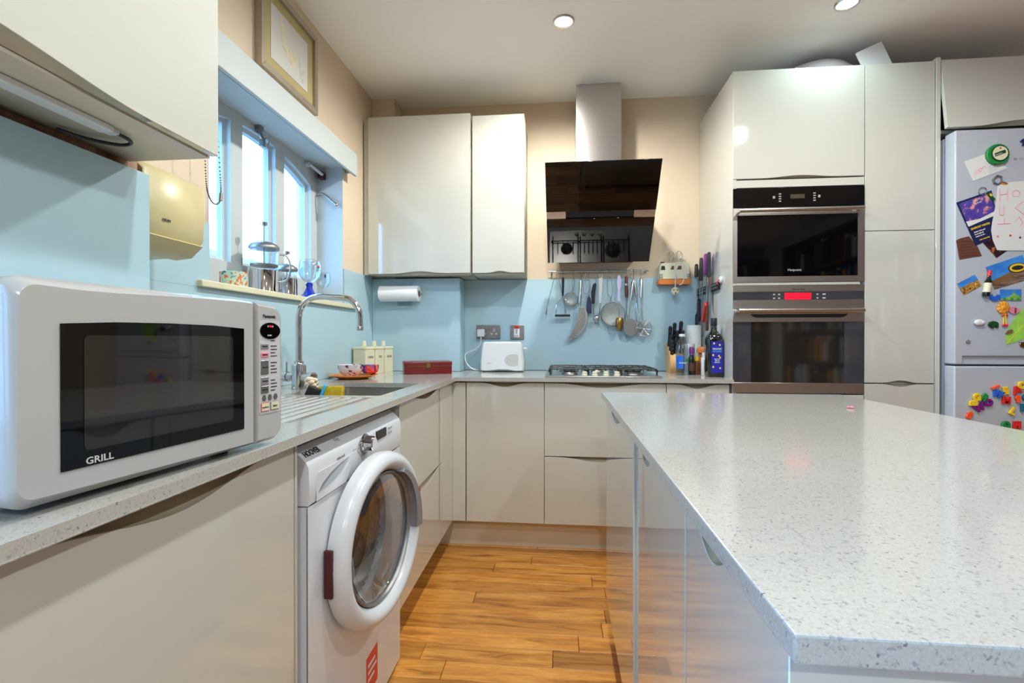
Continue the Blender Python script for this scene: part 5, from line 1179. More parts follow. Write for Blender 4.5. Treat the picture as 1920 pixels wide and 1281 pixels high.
t = thing('brass_ladle', 'small brass cup hanging in front of the large strainer', 'utensil', W3(1135, 870, Y2))
x, z = chart(1140, 975); MB().lathe([(0.018, 0.034), (0.022, 0.025), (0.024, 0.005), (0.021, -0.018), (0.012, -0.034), (0.010, -0.046), (0.001, -0.047)], (x, Y2 - 0.016, z), 24).build('cup', 'brass', t)
MB().tube(smooth_path([(x, Y2 - 0.002, z + 0.034), (x + 0.002, Y2 + 0.002, z + 0.06), (x - 0.002, Y2 + 0.012, z + 0.09)], 4), 0.0015, 6).build('handle', 'brass', t)
t = utensil('clear_spoon', 'pale lilac see-through plastic spoon on the rail', 1142, 350, Y1)
MB().prism([chart(u, v) for u, v in ((1128, 345), (1156, 345), (1168, 400), (1172, 470), (1158, 540), (1156, 690), (1124, 690), (1126, 540), (1112, 470), (1116, 400))], 0, 0.004, lambda u, v, n: (u, Y1 + 0.002 - n, v), bev=0.001).build('body', 'lilac', t)
t = utensil('carving_fork', 'carving fork with a dark red-brown wooden handle', 1240, 350, Y1)
hn = MB().tube([W3(1238, 360, Y1), W3(1240, 372, Y1), W3(1238, 460, Y1)], [0.005, 0.0095, 0.0095], 12).tube([W3(1238, 478, Y1), W3(1240, 560, Y1), W3(1242, 636, Y1)], [0.0095, 0.0115, 0.008], 12).build('handle', 'wood_dark', t)
MB().tube([W3(1238, 458, Y1), W3(1238, 480, Y1)], 0.0098, 12).build('collar', 'satin_steel', hn)
MB().tube([W3(1242, 636, Y1), W3(1240, 780, Y1), W3(1238, 850, Y1)], 0.0028, 8).tube([W3(1238, 850, Y1), W3(1226, 870, Y1), W3(1226, 940, Y1)], 0.0018, 6).tube([W3(1238, 850, Y1), W3(1252, 870, Y1), W3(1252, 940, Y1)], 0.0018, 6).build('fork_prongs', 'dull_steel', t)
t = utensil('slotted_turner', 'slotted steel turner with a round slotted paddle', 1330, 405, Y2)
MB().tube([W3(1332, 410, Y2), W3(1320, 440, Y2), W3(1292, 670, Y2)], [0.004, 0.0090, 0.0085], 12).tube([W3(1292, 668, Y2), W3(1275, 800, Y2), W3(1264, 900, Y2)], 0.0032, 8).build('handle', 'satin_steel', t)
x, z = chart(1290, 1030)
pd = [(x + 0.040 * math.cos(2 * PI * k / 28), z + 0.050 * math.sin(2 * PI * k / 28)) for k in range(28)]
pd = [(u, v + 0.006 if v > z + 0.03 else v) for u, v in pd]
MB().prism(pd, 0, 0.0016, lambda u, v, n: (u, Y2 - n, v)).build('paddle', 'dull_steel', t)
so_ = MB()
for k in range(6): so_.box(x - 0.026 + 0.009 * k, x - 0.022 + 0.009 * k, Y2 - 0.0022, Y2 - 0.0016, z - 0.030 + abs(k - 2.5) * 0.005, z + 0.024)
so_.build('slots', 'grey_plastic', t, kind='stuff')
t = utensil('whisk', 'thin wire whisk with a bright steel handle behind the turner', 1338, 415, Y1 + 0.002)
MB().tube([W3(1340, 420, Y1 + .002), W3(1348, 450, Y1 + .002), W3(1372, 610, Y1 + .002)], [0.004, 0.0070, 0.0068], 12).build('handle', 'satin_steel', t)
wk = MB()
for k, du in enumerate((-34, -14, 12, 34)):
    wk.tube(smooth_path([W3(1374, 612, Y1 + .002), W3(1376 + du * 0.6, 730, Y1 + .002 - 0.006 * (k % 2)), W3(1388 + du, 860, Y1 - 0.008 * (k % 2)), W3(1390 + du * 0.5, 940, Y1), W3(1390, 955, Y1)], 5), 0.0011, 6)
wk.build('wires', 'chrome', t)
t = utensil('spiral_skimmer', 'round spiral wire skimmer, last on the utensil rail', 1424, 392, Y2 - 0.004)
ys_ = Y2 - 0.004
MB().tube([W3(1424, 392, ys_), W3(1426, 410, ys_), W3(1428, 640, ys_)], [0.005, 0.0095, 0.0095], 12).tube([W3(1428, 640, ys_), W3(1432, 800, ys_), W3(1442, 930, ys_ - 0.006)], 0.0042, 8).build('handle', 'satin_steel', t)
x, z = chart(1462, 1035); rr_ = 0.0455
sk_ = MB().tube([(x + rr_ * math.cos(2 * PI * k / 36), ys_ - 0.008, z + rr_ * math.sin(2 * PI * k / 36)) for k in range(36)], 0.0026, 8, closed=True)
for q in range(1, 8):
    r2 = rr_ * q / 8; sk_.tube([(x + r2 * math.cos(2 * PI * k / 28), ys_ - 0.008 + 0.016 * (1 - (q / 8) ** 2), z + r2 * math.sin(2 * PI * k / 28)) for k in range(28)], 0.0015, 6, closed=True)
for k in range(3):
    a_ = PI * k / 3; dx, dz = math.cos(a_) * rr_, math.sin(a_) * rr_
    sk_.tube([(x - dx, ys_ - 0.007, z - dz), (x, ys_ + 0.010, z), (x + dx, ys_ - 0.007, z + dz)], 0.0014, 6)
sk_.build('spiral_bowl', 'chrome', t)

# ------------------------------------------------------------------ vintage hand mixer hung on the wall
mx = thing('hand_mixer', 'vintage cream hand mixer with an orange base hung on the wall', 'mixer', (0.675, 2.97, 1.45))
mf = lambda u, v, n: (u, 3.005 - n, v)
MB().prism([(0.590, 1.438), (0.768, 1.438), (0.768, 1.505), (0.762, 1.532), (0.750, 1.540), (0.602, 1.536), (0.594, 1.520)], 0.0, 0.062, mf, bev=0.006).build('body', 'canister', mx)
MB().prism([(0.586, 1.412), (0.594, 1.408), (0.764, 1.408), (0.773, 1.414), (0.774, 1.432), (0.768, 1.4375), (0.590, 1.4375), (0.585, 1.430)], 0.0, 0.068, mf, bev=0.004).build('base', 'orange_base', mx)
MB().prism([(0.600, 1.494), (0.626, 1.494), (0.622, 1.518), (0.604, 1.518)], 0.0622, 0.064, mf).build('grip_panel', 'soft_black', mx)
MB().box(0.602, 0.622, 2.95, 2.975, 1.5375, 1.544, bev=0.002).build('speed_switch', 'soft_black', mx)
for a_, b_ in ((0.655, 0.675), (0.692, 0.718)): MB().prism([(a_, 1.496), (b_, 1.496), (b_, 1.516), (a_ + 0.010, 1.518)], 0.0622, 0.064, mf).build('opening', 'leather', mx)
for k in range(4):
    MB().box(0.5905, 0.612, 2.9425, 2.9431, 1.444 + 0.0075 * k, 1.447 + 0.0075 * k).build('stripe', 'ink', mx)
    MB().box(0.750, 0.768, 2.9425, 2.9431, 1.444 + 0.0075 * k, 1.447 + 0.0075 * k).build('stripe', 'ink', mx)
for cx_ in (0.665, 0.712):
    b_ = MB()
    for q in range(2):
        a_ = q * PI / 2 + 0.4; ca_, sa_ = math.cos(a_) * 0.020, math.sin(a_) * 0.016
        b_.tube(smooth_path([(cx_ - ca_ * 0.4, 2.975 - sa_ * 0.4, 1.5405), (cx_ - ca_, 2.975 - sa_, 1.57), (cx_ - ca_, 2.975 - sa_, 1.597), (cx_, 2.975, 1.611), (cx_ + ca_, 2.975 + sa_, 1.597), (cx_ + ca_, 2.975 + sa_, 1.57), (cx_ + ca_ * 0.4, 2.975 + sa_ * 0.4, 1.5405)], 5), 0.0018, 8)
    b_.build('beater', 'chrome', mx)
MB().tube(smooth_path([(0.690, 2.938, 1.535), (0.684, 2.934, 1.49), (0.682, 2.934, 1.43), (0.682, 2.936, 1.398), (0.682, 2.945, 1.388)], 5), 0.0034, 8).tube(smooth_path([(0.716, 2.940, 1.535), (0.732, 2.936, 1.47), (0.728, 2.936, 1.425), (0.708, 2.94, 1.405), (0.698, 2.94, 1.43), (0.690, 2.94, 1.47)], 5), 0.003, 8).build('cord', 'white_plastic', mx)
pgm = MB().prism([(0.682 + 0.022 * math.cos(2 * PI * k / 20), 1.368 + 0.022 * math.sin(2 * PI * k / 20)) for k in range(20)], 0.050, 0.075, mf, bev=0.004).build('plug_body', 'canister', mx)
for px_, pz_, m_ in ((0.672, 1.374, 'brass'), (0.692, 1.374, 'brass'), (0.682, 1.355, 'dark_green')):
    MB().box(px_ - 0.003, px_ + 0.003, 2.924, 2.9305, pz_ - 0.004, pz_ + 0.004).build('pin', m_, pgm)

# ------------------------------------------------------------------ magnetic knife rack on the side of the oven housing
kx = 0.8380
kr_ = thing('knife_rack', 'dark magnetic knife rack on the side of the oven housing', 'knife rack', (kx, 2.83, 1.365))
MB().box(kx - 0.014, kx - 0.0005, 2.62, 3.000, 1.345, 1.385, bev=0.002).build('bar', 'soft_black', kr_)
for k in range(2): MB().box(kx - 0.0150, kx - 0.0142, 2.63, 2.99, 1.352 + 0.018 * k, 1.360 + 0.018 * k).build('magnet_strip', 'dull_steel', kr_)
xk = kx - 0.0172
def knife(label, y, zt, zh_, zb, hw, bw, hm, tilt=0.0, name='kitchen_knife'):
    t = thing(name, label, 'knife', (xk, y, 1.365))
    s_ = 1 if zt > zb else -1
    h_ = [(y - hw, zh_), (y + hw, zh_), (y + hw * 1.15, zh_ + (zt - zh_) * 0.45), (y + hw * 0.85, zt - 0.008 * s_), (y + hw * 0.3, zt), (y - hw * 0.5, zt), (y - hw * 1.1, zt - 0.012 * s_), (y - hw * 1.05, zh_ + (zt - zh_) * 0.5)]
    b_ = [(y - bw, zh_ - 0.0006 * s_), (y + bw, zh_ - 0.0006 * s_), (y + bw, zb + (zh_ - zb) * 0.35), (y - bw * 0.8, zb)]
    M_ = Matrix.Translation((0, y, 1.365)) @ Matrix.Rotation(tilt, 4, 'X') @ Matrix.Translation((0, -y, -1.365))
    MB().prism(h_, 0, 0.014, lambda u, v, n: (xk + 0.0015 - n, u, v), bev=0.003).xform(M_).build('handle', hm, t)
    MB().prism(b_, 0, 0.0018, lambda u, v, n: (xk + 0.0015 - n, u, v)).xform(M_).build('blade', 'satin_steel', t)
    return t
knife('black-handled table knife with rounded grip, deepest on the rack', 2.985, 1.532, 1.455, 1.30, 0.017, 0.006, 'black_plastic')
knife('long black-handled carving knife on the rack', 2.885, 1.553, 1.420, 1.22, 0.015, 0.011, 'soft_black')
knife('knife with a purple handle on the magnetic rack', 2.805, 1.562, 1.440, 1.20, 0.012, 0.008, 'purple')
knife('broad cook knife with a dark grey handle on the rack', 2.742, 1.560, 1.425, 1.24, 0.014, 0.020, 'rubber')
knife('knife hung handle down with a slim black grip', 2.930, 1.185, 1.320, 1.405, 0.013, 0.008, 'soft_black')
knife('knife hung handle down with a brown wooden grip', 2.775, 1.130, 1.27, 1.40, 0.010, 0.008, 'wood_dark')
sc_ = thing('kitchen_scissors', 'scissors with a bright red handle hanging on the rack', 'scissors', (xk, 2.83, 1.365))
MB().prism([(2.800, 1.282), (2.775, 1.290), (2.768, 1.270), (2.790, 1.235), (2.815, 1.185), (2.838, 1.178), (2.842, 1.195), (2.825, 1.240)], 0, 0.016, lambda u, v, n: (xk - 0.002 - n, u, v), bev=0.003).build('handle', 'red', sc_)
MB().prism([(2.775, 1.2905), (2.800, 1.2825), (2.795, 1.30), (2.790, 1.395), (2.782, 1.395)], 0, 0.002, lambda u, v, n: (xk - 0.003 - n, u, v)).build('blade', 'satin_steel', sc_)
ss = thing('black_scissors', 'scissors with two black loop handles at the wall end of the rack', 'scissors', (xk, 2.985, 1.365))
for dy, zo in ((2.972, 1.205), (3.000 - 0.006, 1.195)):
    MB().tube([(xk - 0.004, dy + 0.010 * math.cos(2 * PI * k / 18) + (0.0), zo + 0.036 * math.sin(2 * PI * k / 18)) for k in range(18)], 0.0035, 8, closed=True).build('finger_loop', 'black_plastic', ss)
MB().prism([(2.975, 1.243), (2.992, 1.235), (2.988, 1.38), (2.978, 1.38)], 0.002, 0.005, lambda u, v, n: (xk - n, u, v)).build('blade', 'satin_steel', ss)
wh = thing('wall_hook', 'small white round hook on the side of the oven housing by the knives', 'hook', (kx, 2.60, 1.39))
MB().lathe([(0.018, -0.0006), (0.018, -0.008), (0.014, -0.012), (0.001, -0.013)], (kx, 2.60, 1.392), 20, axis='x').build('disc', 'white_plastic', wh)
MB().tube(smooth_path([(kx - 0.012, 2.60, 1.392), (kx - 0.022, 2.60, 1.384), (kx - 0.024, 2.60, 1.374), (kx - 0.018, 2.60, 1.370)], 4), 0.003, 8).build('peg', 'label_red', wh)

# ------------------------------------------------------------------ on top of the tall units
zt_top = 2.3828
bw = thing('upturned_bowl', 'large metal bowl turned upside down on top of the oven housing', 'bowl', (1.345, 2.74, zt_top))
MB().lathe([(0.215, 0.0004), (0.218, 0.004), (0.212, 0.03), (0.196, 0.075), (0.165, 0.108), (0.12, 0.128), (0.06, 0.136), (0.001, 0.137)], (1.345, 2.74, zt_top), 48, cap=False).build('bowl', 'light_grey', bw)
wb_ = thing('white_board', 'white plastic board leaning up on top of the tall cupboard', 'board', (1.60, 2.55, zt_top))
m_ = Matrix.Translation((1.595, 2.49, zt_top + 0.0006)) @ Matrix.Rotation(R(-24), 4, 'Y')
MB().box(-0.125, 0.0, -0.006, 0.006, 0.0, 0.142, bev=0.003, mtx=m_).build('board', 'white_plastic', wb_)

# ------------------------------------------------------------------ fridge door: magnets, notes, letters
FY = 2.3794
gf = lambda u, v, n: (u, FY - n, v)
def flat(name, label, cat, pts, m_, n0=0.0004, n1=0.0012, group=None):
    cx = sum(p[0] for p in pts) / len(pts); cz = sum(p[1] for p in pts) / len(pts)
    t = thing(name, label, cat, (cx, FY - n0, cz), group=group)
    MB().prism(pts, n0, n1, gf).build('sheet' if n1 < 0.004 else 'body', m_, t, smooth=20); return t
def bit(t, name, pts, m_, n0, n1, kind=None): return MB().prism(pts, n0, n1, gf).build(name, m_, t, smooth=20, kind=kind)
def line(t, name, pts, m_, n, r=0.0012, kind=None): return MB().tube([gf(u, v, n) for u, v in pts], r, 6).build(name, m_, t, kind=kind)
def lerp4(P_, s_, q): 
    a_ = Vector(P_[0]).lerp(Vector(P_[1]), s_); b_ = Vector(P_[3]).lerp(Vector(P_[2]), s_); return tuple(a_.lerp(b_, q))
PQ = [(1.822, 1.887), (1.912, 1.919), (2.003, 1.852), (1.858, 1.797)]
t = flat('note', 'creased white note with pink scribbles under the green bottle cap magnet', 'note', PQ, 'paper')
for k in range(3): line(t, 'scribble', [(1.862 + 0.012 * k, 1.822 + 0.006 * k), (1.872 + 0.014 * k, 1.852 + 0.004 * k), (1.886 + 0.012 * k, 1.842 + 0.010 * k)], 'ink_pink', 0.0013, 0.0009)
for k in range(4): line(t, 'writing', [(1.916 + 0.004 * k, 1.845 - 0.008 * k + 0.012), (1.965 - 0.004 * k, 1.862 - 0.008 * k + 0.006)], 'ink_grey', 0.0013, 0.0006)
ca_ = thing('bottle_cap_magnet', 'big green bottle-cap magnet with a cream face', 'magnet', (1.955, FY, 1.912))
cr_ = [(1.952 + (0.0435 + 0.0022 * (k % 2)) * math.cos(2 * PI * k / 42), 1.911 + (0.0435 + 0.0022 * (k % 2)) * math.sin(2 * PI * k / 42)) for k in range(42)]
MB().prism(cr_, 0.0014, 0.016, gf).build('cap', 'green', ca_, smooth=20)
MB().lathe([(0.036, -0.0165), (0.036, -0.019), (0.033, -0.0195), (0.001, -0.0195)], (1.956, FY, 1.913), 32, axis='y').build('face', 'dark_green', ca_)
MB().lathe([(0.031, -0.0196), (0.031, -0.0202), (0.001, -0.0202)], (1.956, FY, 1.913), 32, axis='y').build('disc', 'canister', ca_)
MB().prism([(1.935, 1.898), (1.979, 1.914), (1.975, 1.928), (1.931, 1.912)], 0.0203, 0.0208, gf).build('band', 'dark_green', ca_)
text('Heineken', 0.0075, (1.9365, FY - 0.0208, 1.9022), Vector((0.94, 0, 0.342)), Vector((-0.342, 0, 0.94)), 'paper', ca_, 'lettering')
st5 = [(1.956 + (0.006 if k % 2 == 0 else 0.0025) * math.sin(PI * k / 5), 1.9345 + (0.006 if k % 2 == 0 else 0.0025) * math.cos(PI * k / 5)) for k in range(10)]
MB().prism(st5, 0.0203, 0.0208, gf).build('star', 'red', ca_)
t = thing('bottle_opener', 'small steel bottle opener hanging above the flyer on the fridge', 'bottle opener', (1.957, FY, 1.798))
MB().tube([gf(u, v, 0.006) for u, v in ((1.938, 1.800), (1.955, 1.818), (1.972, 1.812), (1.974, 1.790), (1.958, 1.778), (1.942, 1.786))], 0.0036, 8, closed=True).tube([gf(1.972, 1.790, 0.005), gf(1.998, 1.780, 0.004)], 0.003, 8).build('loop', 'dull_steel', t)
t = flat('orange_magnet', 'tiny orange magnet on the top edge of the drawing', 'magnet', [(1.972, 1.790), (1.996, 1.784), (1.994, 1.776), (1.970, 1.780)], 'orange', 0.0024, 0.006)
FQ = [(1.789, 1.702), (1.935, 1.753), (1.975, 1.554), (1.870, 1.505)]
t = flat('dark_flyer', 'dark flyer with a small glowing picture under the purple flyer', 'flyer', [(1.901, 1.519), (1.958, 1.449), (2.006, 1.484), (1.943, 1.554)], 'night_print')
t = flat('event_flyer', 'purple and navy event flyer with yellow lettering on the fridge', 'flyer', FQ, 'navy', 0.0014, 0.0020)
bit(t, 'picture_area', [lerp4(FQ, 0.05, 0.04), lerp4(FQ, 0.97, 0.04), lerp4(FQ, 0.97, 0.53), lerp4(FQ, 0.05, 0.53)], 'purple_print', 0.0021, 0.0024)
bit(t, 'wave', [lerp4(FQ, 0.03, 0.45), lerp4(FQ, 0.45, 0.50), lerp4(FQ, 0.97, 0.46), lerp4(FQ, 0.97, 0.55), lerp4(FQ, 0.04, 0.57)], 'paper', 0.0025, 0.0027)
fx_ = (Vector((1.935, 0, 1.753)) - Vector((1.789, 0, 1.702))).normalized(); fy_ = Vector((-fx_.z, 0, fx_.x))
def ftext(b_, sz, s_, q, m_, w_=0.85):
    u, v = lerp4(FQ, s_, q); text(b_, sz, (u, FY - 0.0029, v), fx_, fy_, m_, t, 'lettering', wide=w_, bold=0.0003)
ftext('SEAFRONT WINTER', 0.0125, 0.07, 0.66, 'yellow', 0.74)
ftext('skating rides and', 0.0085, 0.12, 0.74, 'paper'); ftext('food stalls all', 0.0085, 0.12, 0.79, 'paper'); ftext('season by the', 0.0085, 0.12, 0.84, 'paper'); ftext('open every day', 0.0085, 0.2, 0.93, 'yellow')
u, v = lerp4(FQ, 0.45, 0.17); text('Southend', 0.010, (u, FY - 0.0026, v), fx_, fy_, 'paper', t, 'lettering', wide=0.8)
t = thing('key_ring', 'silver split ring with a small striped fob over the flyer', 'key ring', (1.896, FY, 1.75))
MB().tube([gf(1.896 + 0.017 * math.cos(2 * PI * k / 24), 1.750 + 0.017 * math.sin(2 * PI * k / 24), 0.005) for k in range(24)], 0.0016, 8, closed=True).build('ring', 'chrome', t)
MB().prism([(1.908, 1.742), (1.918, 1.746), (1.948, 1.712), (1.938, 1.704)], 0.003, 0.007, gf).build('fob', 'dark_green', t); MB().prism([(1.921, 1.734), (1.928, 1.738), (1.936, 1.728), (1.928, 1.724)], 0.0072, 0.0078, gf).build('fob_stripe', 'yellow', t)
DQ = [(1.959, 1.784), (2.200, 1.800), (2.200, 1.476), (1.958, 1.480)]
t = flat('child_drawing', 'large white child drawing with pink felt-pen letters on the fridge', 'drawing', [(1.959, 1.784), (2.200, 1.800), (2.200, 1.478), (1.985, 1.482), (1.958, 1.484), (1.940, 1.530), (1.933, 1.574), (1.938, 1.612), (1.951, 1.686)], 'paper', 0.0028, 0.0033)
LN = 0.0036
for s_ in ([(1.968, 1.760), (1.968, 1.700)], [(1.998, 1.758), (1.998, 1.702)], [(1.968, 1.732), (1.998, 1.734)], [(1.966, 1.682), (1.966, 1.640)], [(1.984, 1.682), (1.984, 1.640)], [(1.966, 1.640), (1.984, 1.640)], [(1.958, 1.600), (2.012, 1.602)], [(1.985, 1.625), (1.985, 1.602)], [(2.03, 1.61), (2.046, 1.632), (2.062, 1.606), (2.052, 1.594)], [(2.062, 1.700), (2.030, 1.672), (2.066, 1.640)]):
    line(t, 'felt_stroke', s_, 'ink_pink', LN, 0.0012)
line(t, 'felt_stroke', [(2.034 + 0.016 * math.cos(2 * PI * k / 16), 1.735 + 0.014 * math.sin(2 * PI * k / 16)) for k in range(17)], 'ink_pink', LN, 0.0011)
for x, z, m_ in ((1.960, 1.545, 'ink_pink'), (2.012, 1.548, 'red'), (2.052, 1.538, 'purple')): bit(t, 'felt_dot', [(x + 0.005 * math.cos(k * PI / 5), z + 0.005 * math.sin(k * PI / 5)) for k in range(10)], m_, 0.0033, 0.0036)
t = flat('leather_patch', 'brown ribbed leather-look magnet shaped like a curved patch', 'magnet', [(1.790, 1.531), (1.806, 1.540), (1.843, 1.549), (1.880, 1.500), (1.897, 1.459), (1.850, 1.452), (1.804, 1.444)], 'leather', 0.0014 - 0.001, 0.0013)
for k in range(6):
    zz = 1.462 + 0.013 * k
    line(t, 'rib', [(1.806 - 0.001 * k, zz - 0.004), (1.845 - 0.002 * k, zz), (1.878 - 0.006 * k, zz + 0.002)], 'wood_dark', 0.0013, 0.0010)
t = flat('navy_magnet', 'ragged navy blue magnet near the fridge logo', 'magnet', [(2.050, 1.968), (2.060, 1.978), (2.075, 1.980), (2.090, 1.970), (2.080, 1.945), (2.070, 1.950), (2.058, 1.948), (2.062, 1.958)], 'navy', 0.0004, 0.006)
CQ = [(1.793, 1.335), (1.866, 1.375), (1.896, 1.326), (1.822, 1.284)]
t = flat('town_postcard_magnet', 'small photo magnet of an orange town under blue sky', 'magnet', CQ, 'town_print', 0.0004, 0.003)
bit(t, 'sky', [CQ[0], CQ[1], lerp4(CQ, 1, 0.5), lerp4(CQ, 0.5, 0.40), lerp4(CQ, 0.0, 0.45)], 'sky_print', 0.0031, 0.0034)
GQ = [(1.912, 1.408), (2.063, 1.461), (2.103, 1.356), (1.950, 1.307)]
t = flat('harbour_postcard', 'large seaside postcard with a black and yellow oval badge', 'postcard', GQ, 'stone_print', 0.0004, 0.0012)
bit(t, 'sky', [GQ[0], GQ[1], lerp4(GQ, 1, 0.55), lerp4(GQ, 0.55, 0.5), lerp4(GQ, 0.0, 0.62)], 'sky_print', 0.0013, 0.0016)
bit(t, 'trees', [lerp4(GQ, 0.0, 0.62), lerp4(GQ, 0.55, 0.50), lerp4(GQ, 0.6, 0.72), lerp4(GQ, 0.05, 0.85)], 'cork_brown', 0.0017, 0.0019)
cu, cv_ = lerp4(GQ, 0.74, 0.42)
def ell(a_, b_, rot_, n=28): return [(cu + a_ * math.cos(2 * PI * k / n) * math.cos(rot_) - b_ * math.sin(2 * PI * k / n) * math.sin(rot_), cv_ + a_ * math.cos(2 * PI * k / n) * math.sin(rot_) + b_ * math.sin(2 * PI * k / n) * math.cos(rot_)) for k in range(n)]
bd = thing('oval_magnet', 'glossy oval magnet, black with a yellow rim, on the seaside postcard', 'magnet', (cu, FY, cv_))
MB().prism(ell(0.036, 0.021, 0.12), 0.0022, 0.005, gf).build('rim', 'ink', bd); MB().prism(ell(0.033, 0.0185, 0.12), 0.0051, 0.0058, gf).build('ring', 'yellow', bd); MB().prism(ell(0.024, 0.010, 0.12), 0.0059, 0.0066, gf).build('centre', 'ink', bd)
t = thing('wine_bottle_magnet', 'tiny wine bottle magnet with a red top on the fridge', 'magnet', (1.912, FY, 1.33))
wd_ = Vector((0.143, 0, 0.99)); wo = Vector((1.907, FY - 0.010, 1.276))
MB().tube([wo, wo + wd_ * 0.003, wo + wd_ * 0.066, wo + wd_ * 0.082, wo + wd_ * 0.092], [0.012, 0.0135, 0.0135, 0.0065, 0.006], 16).build('bottle', 'oil_glass', t)
MB().tube([wo + wd_ * 0.0922, wo + wd_ * 0.1175], 0.0072, 14).build('capsule', 'red', t)
MB().tube([wo + wd_ * 0.018, wo + wd_ * 0.060], 0.0139, 16, cap=False).build('label', 'canister', t)
t = flat('blue_whale_magnet', 'blue curved animal magnet beside the wine bottle magnet', 'magnet', [(1.928, 1.282), (1.936, 1.286), (1.940, 1.276), (1.952, 1.275), (1.958, 1.284), (1.968, 1.283), (1.970, 1.266), (1.958, 1.255), (1.940, 1.256), (1.930, 1.264)], 'blue', 0.0004, 0.007)
LQ = [(1.972, 1.307), (2.058, 1.307), (2.058, 1.256), (1.972, 1.258)]
t = flat('castle_magnet', 'small landscape magnet with a green hill and pale sky', 'magnet', LQ, 'sky_print', 0.0004, 0.004)
bit(t, 'hill', [(1.973, 1.259), (2.057, 1.257), (2.057, 1.276), (2.036, 1.282), (2.026, 1.298), (2.018, 1.280), (1.998, 1.270), (1.973, 1.266)], 'green_print', 0.0041, 0.0045)
t = thing('lion_magnet', 'orange shaggy lion magnet with dangling legs', 'magnet', (1.982, FY, 1.20)); lm = MB()
for k in range(9): lm.ball(gf(1.982 + 0.016 * math.cos(k * 2 * PI / 9), 1.226 + 0.018 * math.sin(k * 2 * PI / 9), 0.006), 0.011, 0.006, 0.011, 8, 6)
lm.ball(gf(1.982, 1.226, 0.009), 0.014, 0.007, 0.014, 10, 8).build('mane', 'lion_fur', t)
for dx in (-0.005, 0.006):
    lg_ = MB().tube([gf(1.988 + dx * 0.6, 1.203, 0.004), gf(1.990 + dx, 1.150, 0.004)], 0.0025, 6).build('leg', 'yellow', t)
    MB().ball(gf(1.988 + dx * 1.5, 1.190, 0.006), 0.006, 0.004, 0.005, 8, 6).ball(gf(1.990 + dx, 1.146, 0.006), 0.007, 0.005, 0.006, 8, 6).build('paw', 'red', lg_)
t = flat('fish_magnet', 'pink striped fish magnet beside the lion', 'magnet', [(2.004, 1.214), (2.016, 1.228), (2.030, 1.228), (2.042, 1.222), (2.050, 1.212), (2.042, 1.200), (2.026, 1.196), (2.012, 1.202)], 'pink', 0.0004, 0.007)
bit(t, 'stripe', [(2.028, 1.224), (2.036, 1.222), (2.034, 1.200), (2.027, 1.200)], 'leather', 0.0071, 0.0076)
t = thing('egg_magnet', 'white rounded egg-like magnet with a pale blue end', 'magnet', (1.882, FY, 1.159)); MB().ball(gf(1.882, 1.159, 0.0086), 0.021, 0.0085, 0.014, 16, 10).build('body', 'white_plastic', t)
MB().ball(gf(1.894, 1.158, 0.012), 0.010, 0.0075, 0.009, 12, 8).build('end', 'lilac', t)
t = flat('elephant_magnet', 'dark green elephant magnet below the lion', 'magnet', [(1.922, 1.148), (1.926, 1.160), (1.940, 1.165), (1.954, 1.162), (1.962, 1.156), (1.962, 1.136), (1.955, 1.134), (1.954, 1.144), (1.946, 1.144), (1.944, 1.133), (1.934, 1.133), (1.932, 1.144), (1.926, 1.140)], 'dark_green', 0.0004, 0.008)
t = flat('leaf_magnet', 'big pale green paper leaf stuck on the fridge door', 'leaf', [(2.000, 1.060), (1.995, 1.101), (2.012, 1.140), (2.030, 1.172), (2.042, 1.192), (2.071, 1.222), (2.120, 1.245), (2.150, 1.225), (2.140, 1.150), (2.110, 1.103), (2.071, 1.086), (2.030, 1.068)], 'leaf', 0.0004, 0.0014)
line(t, 'midrib', [(2.002, 1.064), (2.050, 1.125), (2.090, 1.170), (2.125, 1.222)], 'yellow', 0.0016, 0.0011); line(t, 'vein', [(2.050, 1.125), (2.044, 1.170)], 'yellow', 0.0016, 0.0008); line(t, 'vein', [(2.070, 1.147), (2.115, 1.140)], 'yellow', 0.0016, 0.0008)
t = flat('brown_magnet', 'small brown bug-shaped magnet at the leaf edge', 'magnet', [(1.993, 1.108), (2.003, 1.122), (2.018, 1.128), (2.024, 1.120), (2.014, 1.110), (2.002, 1.106)], 'cork_brown', 0.0020, 0.007)
t = flat('gold_magnet', 'gold crown-like magnet under the leaf', 'magnet', [(2.050, 1.072), (2.058, 1.068), (2.068, 1.072), (2.080, 1.068), (2.084, 1.050), (2.070, 1.046), (2.056, 1.050)], 'brass', 0.0004, 0.007)
t = flat('star_magnet', 'tiny dark grey star magnet low on the upper door', 'magnet', [(1.840 + (0.011 if k % 2 == 0 else 0.005) * math.sin(PI * k / 5), 1.073 + (0.011 if k % 2 == 0 else 0.005) * math.cos(PI * k / 5)) for k in range(10)], 'grey_plastic', 0.0004, 0.006)
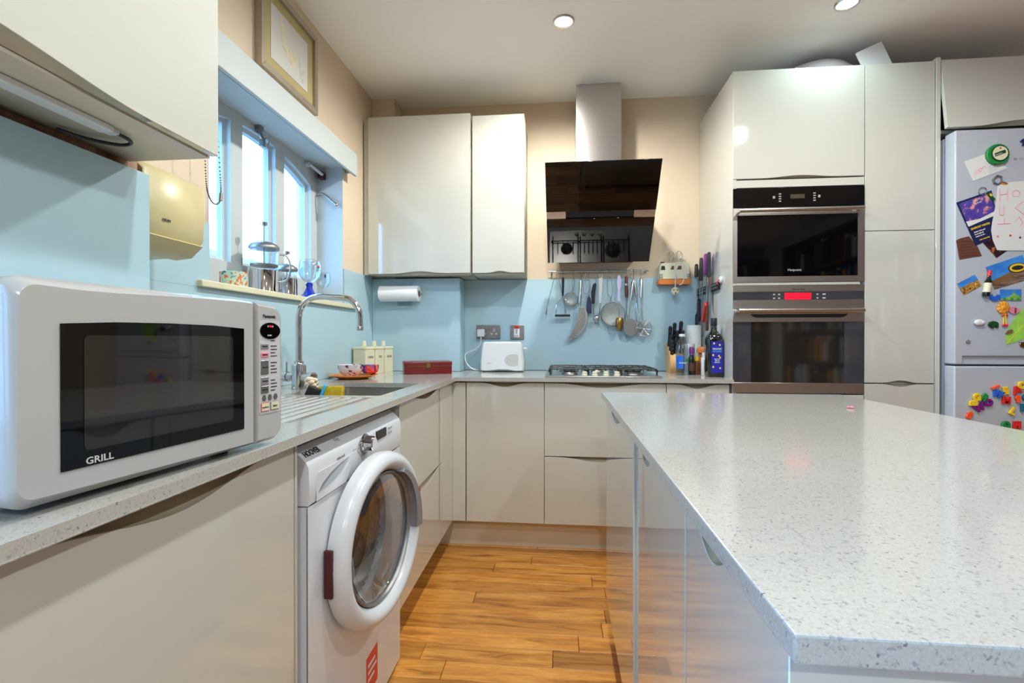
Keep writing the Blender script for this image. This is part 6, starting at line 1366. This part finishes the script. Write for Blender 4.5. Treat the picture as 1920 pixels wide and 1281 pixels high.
LET = [(1.950, 0.867, 'I', 'orange_red', -65, 'orange-red letter I above the blue W'), (1.992, 0.851, 'E', 'yellow', 10, 'yellow letter E in the upper row of magnets'), (1.961, 0.837, 'W', 'blue', -22, 'blue letter W between yellow and orange letters'),
       (2.039, 0.855, 'A', 'red', 20, 'red letter A next to the yellow O'), (2.061, 0.876, 'O', 'yellow', 0, 'yellow letter O at the top of the freezer door letters'), (1.875, 0.820, 'G', 'yellow', 15, 'yellow letter G over the tilted yellow B'),
       (1.862, 0.795, 'B', 'yellow', 90, 'yellow letter B lying on its side'), (1.905, 0.820, 'R', 'green', -40, 'green letter R beside the yellow G'), (1.922, 0.797, 'O', 'purple', 0, 'purple letter O below the green R'),
       (1.886, 0.774, 'W', 'purple', 30, 'purple letter W below the ring of letters'), (1.996, 0.808, 'M', 'red', -5, 'red letter M in the middle of the freezer letters'), (2.044, 0.814, '9', 'orange_red', 10, 'orange-red number 9 beside the teal letter'),
       (2.022, 0.760, 'L', 'yellow', -30, 'yellow letter L below the red M'), (2.061, 0.776, 'I', 'teal', 0, 'teal letter I under the orange-red 9'), (1.844, 0.739, 'S', 'orange_red', -25, 'orange-red letter S lowest of the letters by the fridge edge'),
       (1.997, 0.700, 'D', 'green', 80, 'green letter D just above the island top'), (2.040, 0.698, 'H', 'red', 0, 'red letter H just above the island top'), (2.078, 0.821, 'C', 'teal', 0, 'teal letter C at the edge of the picture')]
for x, z, ch_, m_, an, lab in LET:
    t = thing('letter_magnet', lab, 'magnet', (x, FY, z), group='plastic letter magnets on the freezer door')
    c_ = bpy.data.curves.new('t', 'FONT'); c_.body = ch_; c_.size = 0.040; c_.align_x = 'CENTER'; c_.align_y = 'CENTER'; c_.extrude = 0.0038; c_.offset = 0.0022; c_.bevel_depth = 0.0012; c_.resolution_u = 3
    ob = bpy.data.objects.new('t', c_); C.objects.link(ob); bpy.context.view_layer.update()
    me = bpy.data.meshes.new_from_object(ob.evaluated_get(bpy.context.evaluated_depsgraph_get()))
    bpy.data.objects.remove(ob); bpy.data.curves.remove(c_)
    ca1, sa1 = math.cos(R(an)), math.sin(R(an))
    MB().raw([(x + v.co.x * ca1 - v.co.y * sa1, FY - 0.006 - v.co.z, z + v.co.x * sa1 + v.co.y * ca1) for v in me.vertices], [list(p.vertices) for p in me.polygons]).build('letter', m_, t, smooth=30)
    bpy.data.meshes.remove(me)
